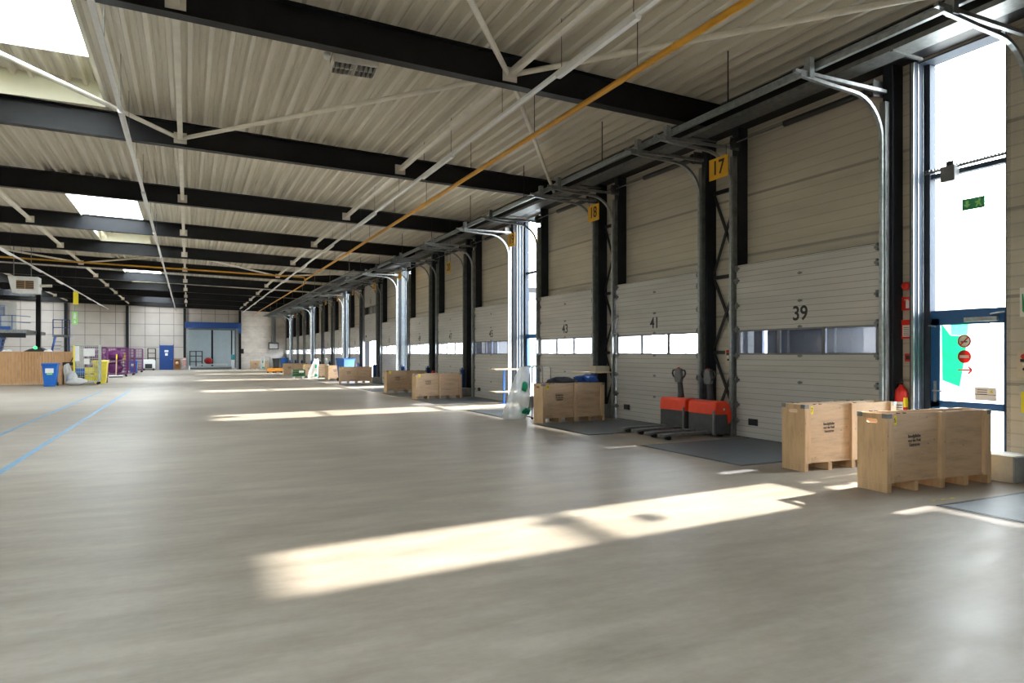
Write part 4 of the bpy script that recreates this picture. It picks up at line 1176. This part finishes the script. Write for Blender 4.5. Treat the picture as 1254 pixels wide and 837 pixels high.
# ------------------------------------------------------------------ far wall: doors, cabinet
r = thing('door_21', (-1.9,YF-.01,0), 'plain blue door with white notices in the far wall', 'door', None, 0, 'structure')
MB().box(-.56,.56,-.05,0,0,2.42).build('leaf', M_dblue, r); MB().box(-.62,-.56,-.07,0,0,2.48).build('frame', M_dblue, r); MB().box(.56,.62,-.07,0,0,2.48).build('frame', M_dblue, r)
MB().box(-.17,.17,-.056,-.05,1.75,1.95).build('notice', M_paper, r); MB().box(-.12,.12,-.056,-.05,1.4,1.65).build('notice', M_paper, r)
MB().cyl((.42,-.05,1.05),(.42,-.12,1.05),.03,8).build('handle', M_galv, r)
r = thing('shelf_cabinet', (-.96,74.5,0), 'small dark brown shelf right of the blue far door', 'shelf')
f = MB(); f.box(-.29,-.25,-.2,.2,0,1.05); f.box(.25,.29,-.2,.2,0,1.05); f.box(-.29,.29,-.2,.2,1.0,1.05); f.box(-.29,.29,-.2,.2,.5,.55); f.box(-.29,.29,-.2,.2,.02,.07); f.box(-.29,.29,.17,.2,0,1.05); f.build('carcass', M_fenced, r)
o = MB().blob((0,0,0), .17,.13,.14, 14, 10, .2, 71, -.12).build('tan_bundle', M_ply2); o.location = (-.96,74.45,.68); tag(o, 'tan bundle on the small brown shelf at the far wall', 'bundle')
r = thing('striped_post', (-.32,74.35,0), 'pale pink guard post left of the blue rolling door', 'post')
M_pink = pm('faded_red_paint', (.55,.28,.25), .6, 0, .2, 8)
MB().cyl((0,0,.04),(0,0,1.2),.14,14).build('post', M_pink, r); MB().box(-.22,.22,-.3,.3,0,.3).build('foot', M_concr, r); MB().cyl((0,0,1.0),(0,0,1.1),.143,14).build('band', M_paper, r)

r = thing('door_22', ((DX0+DX1)/2,YF,0), 'large open rolling door with blue housing in the far wall', 'rolling door', None, 0, 'structure')
W = (DX1-DX0)/2
MB().box(-W-.12,W+.2,-.55,-.02,4.15,4.75).build('roller_housing', M_dblue, r, .02)
MB().box(W+.0,W+.2,-.5,-.02,3.7,4.15).build('drive_box', M_blue, r)
for xx in (-W, W-.22): MB().box(xx,xx+.22,-.25,.1,0,4.15).build('guide', M_galv, r)
MB().box(-W+.2,W-.2,-.1,-.02,3.98,4.15).build('curtain', M_galvd, r)
MB().box(W+.12,W+.5,-.06,-.02,1.6,2.1).build('side_bracket', M_black, r)
r = thing('loading_ramp', (2.15,74.3,0), 'low pale step in front of the rolling door', 'ramp')
MB().prism([(-1.95,0),(1.85,0),(1.85,.34),(-1.95,.34)], 'y', -.35, .35).build('step', M_galv, r, .02)
MB().box(-2.05,-1.95,-.36,.36,0,.4).build('end_cheek', M_white, r); MB().box(-1.95,1.85,-.365,-.35,.1,.2).build('front_strip', M_dgrey, r)
# annex seen through the rolling door
structure(MB().box(-6,11,YF+.2,92,-.2,0), 'floor_annex', M_concr, 'pale floor of the room beyond the rolling door', 'floor')
structure(MB().box(-6,11,92,92.2,0,6), 'wall_annex', M_pale, 'pale panelled wall seen through the rolling door', 'wall')
structure(MB().box(-6,11,YF+.2,84,6,6.1).box(-6,11,84.5,92,6,6.1).box(-6.1,-6,YF+.2,92,0,6.1).box(11,11.1,YF+.2,92,0,6.1), 'ceiling_annex', M_pale, 'ceiling of the room beyond the rolling door', 'ceiling')
for i, (x, y, w) in enumerate(((2.55,86,.1),(4.75,88,.07),(5.0,82,.25))):
    structure(MB().box(x-w,x+w,y-w,y+w,0,6), 'annex_column', M_steel if i < 2 else M_greyp, f'dark column in the room beyond the rolling door, {["first","second","third"][i]} from the left', 'column')
r = thing('storage_rack', (.8,81,0), 'dark rack of shelves beyond the rolling door', 'rack')
for xx in (-.6,0,.6):
    MB().box(xx-.05,xx+.05,-.3,.3,0,1.9).build('upright', M_dgrey, r)
for z in (.1,.7,1.3,1.8): MB().box(-.6,.6,-.3,.3,z,z+.08).build('shelf', M_dgrey, r)
o = MB().blob((0,0,0), .42,.4,.36, 18, 12, .15, 81, -.33).build('red_bundle', M_red); o.location = (2.0,80,.83); tag(o, 'red bundle on a low pale bench beyond the rolling door', 'bundle')
r = thing('low_bench', (2.4,80,0), 'low pale bench beyond the rolling door', 'bench')
MB().box(-1.5,1.5,-.5,.5,.4,.5).build('top', M_white, r)
for xx in (-1.4,1.4): MB().box(xx-.05,xx+.05,-.45,.45,0,.4).build('leg', M_white, r)
r = thing('covered_load', (5.55,85,0), 'teal covered load on a pale base beyond the rolling door', 'load')
MB().box(-1,.9,-.5,.5,.9,1.5).build('cover', M_teal, r, .05); MB().box(-1,.9,-.5,.5,0,.9).build('base', M_white, r)

# ------------------------------------------------------------------ distant things along the doors
wheelie(8.2, 39.4, M_binblue, 'tall light blue bin between two sunlit plywood crates', 1.25, math.radians(20), False)
r = thing('green_trolley', (6.42,45.3,0), 'low dark green crate trolley before the distant crates', 'trolley')
MB().box(-.38,.38,-.3,.3,.12,.17).build('base', M_green, r)
mb = MB()
for s_ in (-1,1):
    for k in range(6): mb.box(-.38+k*.145,-.34+k*.145,s_*.29-.012,s_*.29+.012,.17,.52)
    for z in (.2,.33,.48): mb.box(-.38,.38,s_*.29-.012,s_*.29+.012,z,z+.07)
mb.build('side_panel', M_green, r)
for sx in (-.38,.36): MB().box(sx,sx+.025,-.3,.3,.17,.55).build('end_panel', M_greyp, r)
for sx in (-.28,.24):
    for sy in (-.22,.22): MB().box(sx-.08,sx+.08,sy-.06,sy+.06,0,.12).build('foot', M_white, r)
MB().box(.0,.3,-.31,-.305,.36,.5).build('label_plate', M_paper, r)
for k, x in enumerate((6.2, 6.85)):
    r = thing('orange_dolly', (x,59.4+k*.3,0), f'small orange dolly in the distance, the {["left","right"][k]} one of two', 'dolly', 'orange dollies')
    mb = MB(); mb.box(-.3,.3,-.25,.25,.12,.2); mb.box(-.3,.3,-.25,-.22,.2,.4); mb.box(-.3,.3,.22,.25,.2,.36); mb.box(-.3,-.26,-.22,.22,.2,.34); mb.box(.26,.3,-.22,.22,.2,.34); mb.build('tray', M_orangep, r, .01)
    for sx in (-.22,.22):
        for sy in (-.18,.18): MB().lathe([(0,-.03),(.055,-.03),(.06,0),(.055,.03),(0,.03)], (sx,sy,.06), 12, 'y').build('wheel', M_rubber, r)
wheelie(8.2, 73.4, M_dgrey, 'black wheeled bin by the far wall', 1.05, 0, False)
wheelie(8.95, 73.2, M_binblue, 'blue wheeled bin beside the black bin by the far wall', 1.1, 0, False)
r = thing('wall_frame', (8.1,74.9,2.4), 'small grey framed panel on the far wall near the last loading door', 'panel')
MB().box(-.5,.5,-.1,.05,-.35,.35).build('frame', M_black, r); MB().box(-.42,.42,-.11,-.1,-.26,.26).build('face', M_white, r)
structure(MB().box(7.9,8.3,74.6,74.98,2.8,5.6), 'duct', M_galvd, 'grey vertical duct on the far wall near the last loading door', 'duct')
r = thing('fire_extinguisher', (9.3, 27.1, .33), 'red extinguisher at the pier between doors 47 and 49', 'fire extinguisher')
MB().lathe([(0,0),(.085,0),(.092,.02),(.092,.42),(.08,.47),(.03,.53),(0,.55)], n=16).build('cylinder', M_red, r)
MB().bar((0,0,.53),(-.06,-.05,.62),.03,.02).build('valve', M_black, r)

# ------------------------------------------------------------------ outside
structure(MB().box(9.95, 120, -60, 160, -1.3, -1.2).box(-90, XL-.3, -60, 160, -1.3, -1.2), 'ground_outside', M_yard, 'paved yard outside the loading doors', 'ground')
groups = [(-9, 4.75), (10.3, 17.72), (21.2, 30.7), (32.6, 43.6), (45.5, 56.6), (58.5, 69.6), (71.4, 76)]  # unseen canopies added to narrow the sun through the door windows
for i, (a, b) in enumerate(groups):
    structure(MB().box(9.82, 12.75, a, b, 3.72, 3.9), 'added_canopy_outside', M_steel, f'flat unseen canopy added outside to block sun at the door windows, group {i+1} from the near end', 'canopy')
for a, num in ((alldoors[1], 39), (alldoors[4], 45)):  # panels added outside to darken these window panes; their gap shows a bright streak
    r = thing('dark_panel_outside', (10.05, a, -1.2), f'dark navy panel added outside to darken the windows of loading door {num}', 'shutter')
    y0_ = .35 if num == 39 else 1.05
    MB().box(0,.06,y0_,2.86,0,4.75).build('leaf', M_darkpanel, r); MB().box(0,.06,2.98,4.6,0,4.75).build('leaf', M_darkpanel, r)
    for k in (1.3,2.3): MB().cyl((-.05,k,.2),(-.05,k,4.6),.02,6).build('stiffener', M_galvd, r)
r = thing('building_outside', (44,28,-1.2), 'grey tower building outside seen through the glass door strip', 'building')
MB().box(0,6,0,4.5,0,10).build('facade', M_bldg, r)
for k in range(4): MB().box(-.05,0,.4,4.1,1.5+k*2.2,2.3+k*2.2).build('window_band', M_galv, r)
r = thing('building_outside', (30,50,-1.2), 'low grey building outside seen through the farther glazed strip', 'building')
MB().box(0,8,0,22,0,7.0).build('facade', M_bldg, r)
for k in range(3): MB().box(-.05,0,.5,21.5,1.5+k*2.2,2.4+k*2.2).build('window_band', M_galv, r)
for k, (x, y, h, R) in enumerate(((52,33.6,8.2,1.9),)):
    r = thing('tree_outside', (x,y,-1.2), 'green tree outside beyond the glazed strip over the glass door', 'tree')
    MB().path([(0,0,0),(.1,.05,2),(0,.1,3.6)], [.22,.16,.1], 8).build('trunk', M_bark, r)
    lf = MB(); rnd = random.Random(90+k)
    for _ in range(1500):
        th, ph = rnd.uniform(0,6.28), math.acos(rnd.uniform(-1,1)); rr = R*(rnd.random()**.45)
        c = Vector((rr*math.sin(ph)*math.cos(th), rr*math.sin(ph)*math.sin(th), h-R+.3+rr*math.cos(ph)))
        u = Vector((rnd.uniform(-1,1),rnd.uniform(-1,1),rnd.uniform(-1,1))).normalized()*.2; w = u.orthogonal().normalized()*.12
        lf.add([c-u, c+w, c+u, c-w], [(0,1,2,3)])
    lf.build('foliage', M_leaf, r)

# ------------------------------------------------------------------ light
sd = Vector((-1, -.08, -math.tan(math.radians(31.8))))
su = D.lights.new('sun', 'SUN'); su.energy = 25; su.color = (1,.95,.87); su.angle = math.radians(1.2)
so = D.objects.new('sun', su); COL.objects.link(so); so.location = (40,5,30); so.rotation_euler = sd.to_track_quat('-Z','Y').to_euler()
w = D.worlds.new('World'); SC.world = w; w.use_nodes = True
N, L = w.node_tree.nodes, w.node_tree.links
bg = N['Background']
tc = N.new('ShaderNodeTexCoord'); sp = N.new('ShaderNodeSeparateXYZ'); L.new(tc.outputs['Generated'], sp.inputs[0])
rp = N.new('ShaderNodeValToRGB'); e = rp.color_ramp.elements
e[0].position, e[0].color = .0, (1,.97,.93,1); e[1].position, e[1].color = .7, (.80,.90,1,1)
L.new(sp.outputs['Z'], rp.inputs[0]); L.new(rp.outputs[0], bg.inputs['Color'])
SKY = 26.
bg.inputs['Strength'].default_value = SKY
def portal(loc, rot, sx, sy, nm):
    l = D.lights.new(nm, 'AREA'); l.shape = 'RECTANGLE'; l.size = sx; l.size_y = sy; l.energy = 1
    l.cycles.is_portal = True
    o = D.objects.new(nm, l); COL.objects.link(o); o.location = loc; o.rotation_euler = rot
for a, b in glass_gaps: portal((9.97,(a+b)/2,2.9), (0,math.radians(90),0), 5.8, b-a, 'daylight_portal')
for x0_, x1_, spn in XROWS:
    for a, b in spn: portal(((x0_+x1_)/2,(a+b)/2,zd((x0_+x1_)/2)+.55), (0,0,0), x1_-x0_, b-a, 'daylight_portal')

a = alldoors[8]; portal((9.97,a+DW/2,1.2), (0,math.radians(90),0), 2.4, DW, 'daylight_portal')

# ------------------------------------------------------------------ camera
cam = D.cameras.new('camera'); co = D.objects.new('camera', cam); COL.objects.link(co)
cam.sensor_fit = 'HORIZONTAL'; cam.sensor_width = 36; cam.lens = 830/1254*36
cam.shift_y = 15.5/1254; cam.clip_end = 400; cam.clip_start = .05
co.location = (0,0,1.55); co.rotation_euler = (math.radians(90),0,-math.atan(397/830))
SC.camera = co
vs_ = SC.view_settings
vs_.view_transform = 'Standard'; vs_.look = 'None'; vs_.gamma = 1; vs_.use_curve_mapping = False
vs_.exposure = 0.
cy = SC.cycles
cy.use_denoising = True
cy.max_bounces = 10; cy.diffuse_bounces = 6; cy.glossy_bounces = 4; cy.transparent_max_bounces = 16; cy.transmission_bounces = 6
cy.sample_clamp_indirect = 8; cy.caustics_reflective = False; cy.caustics_refractive = False
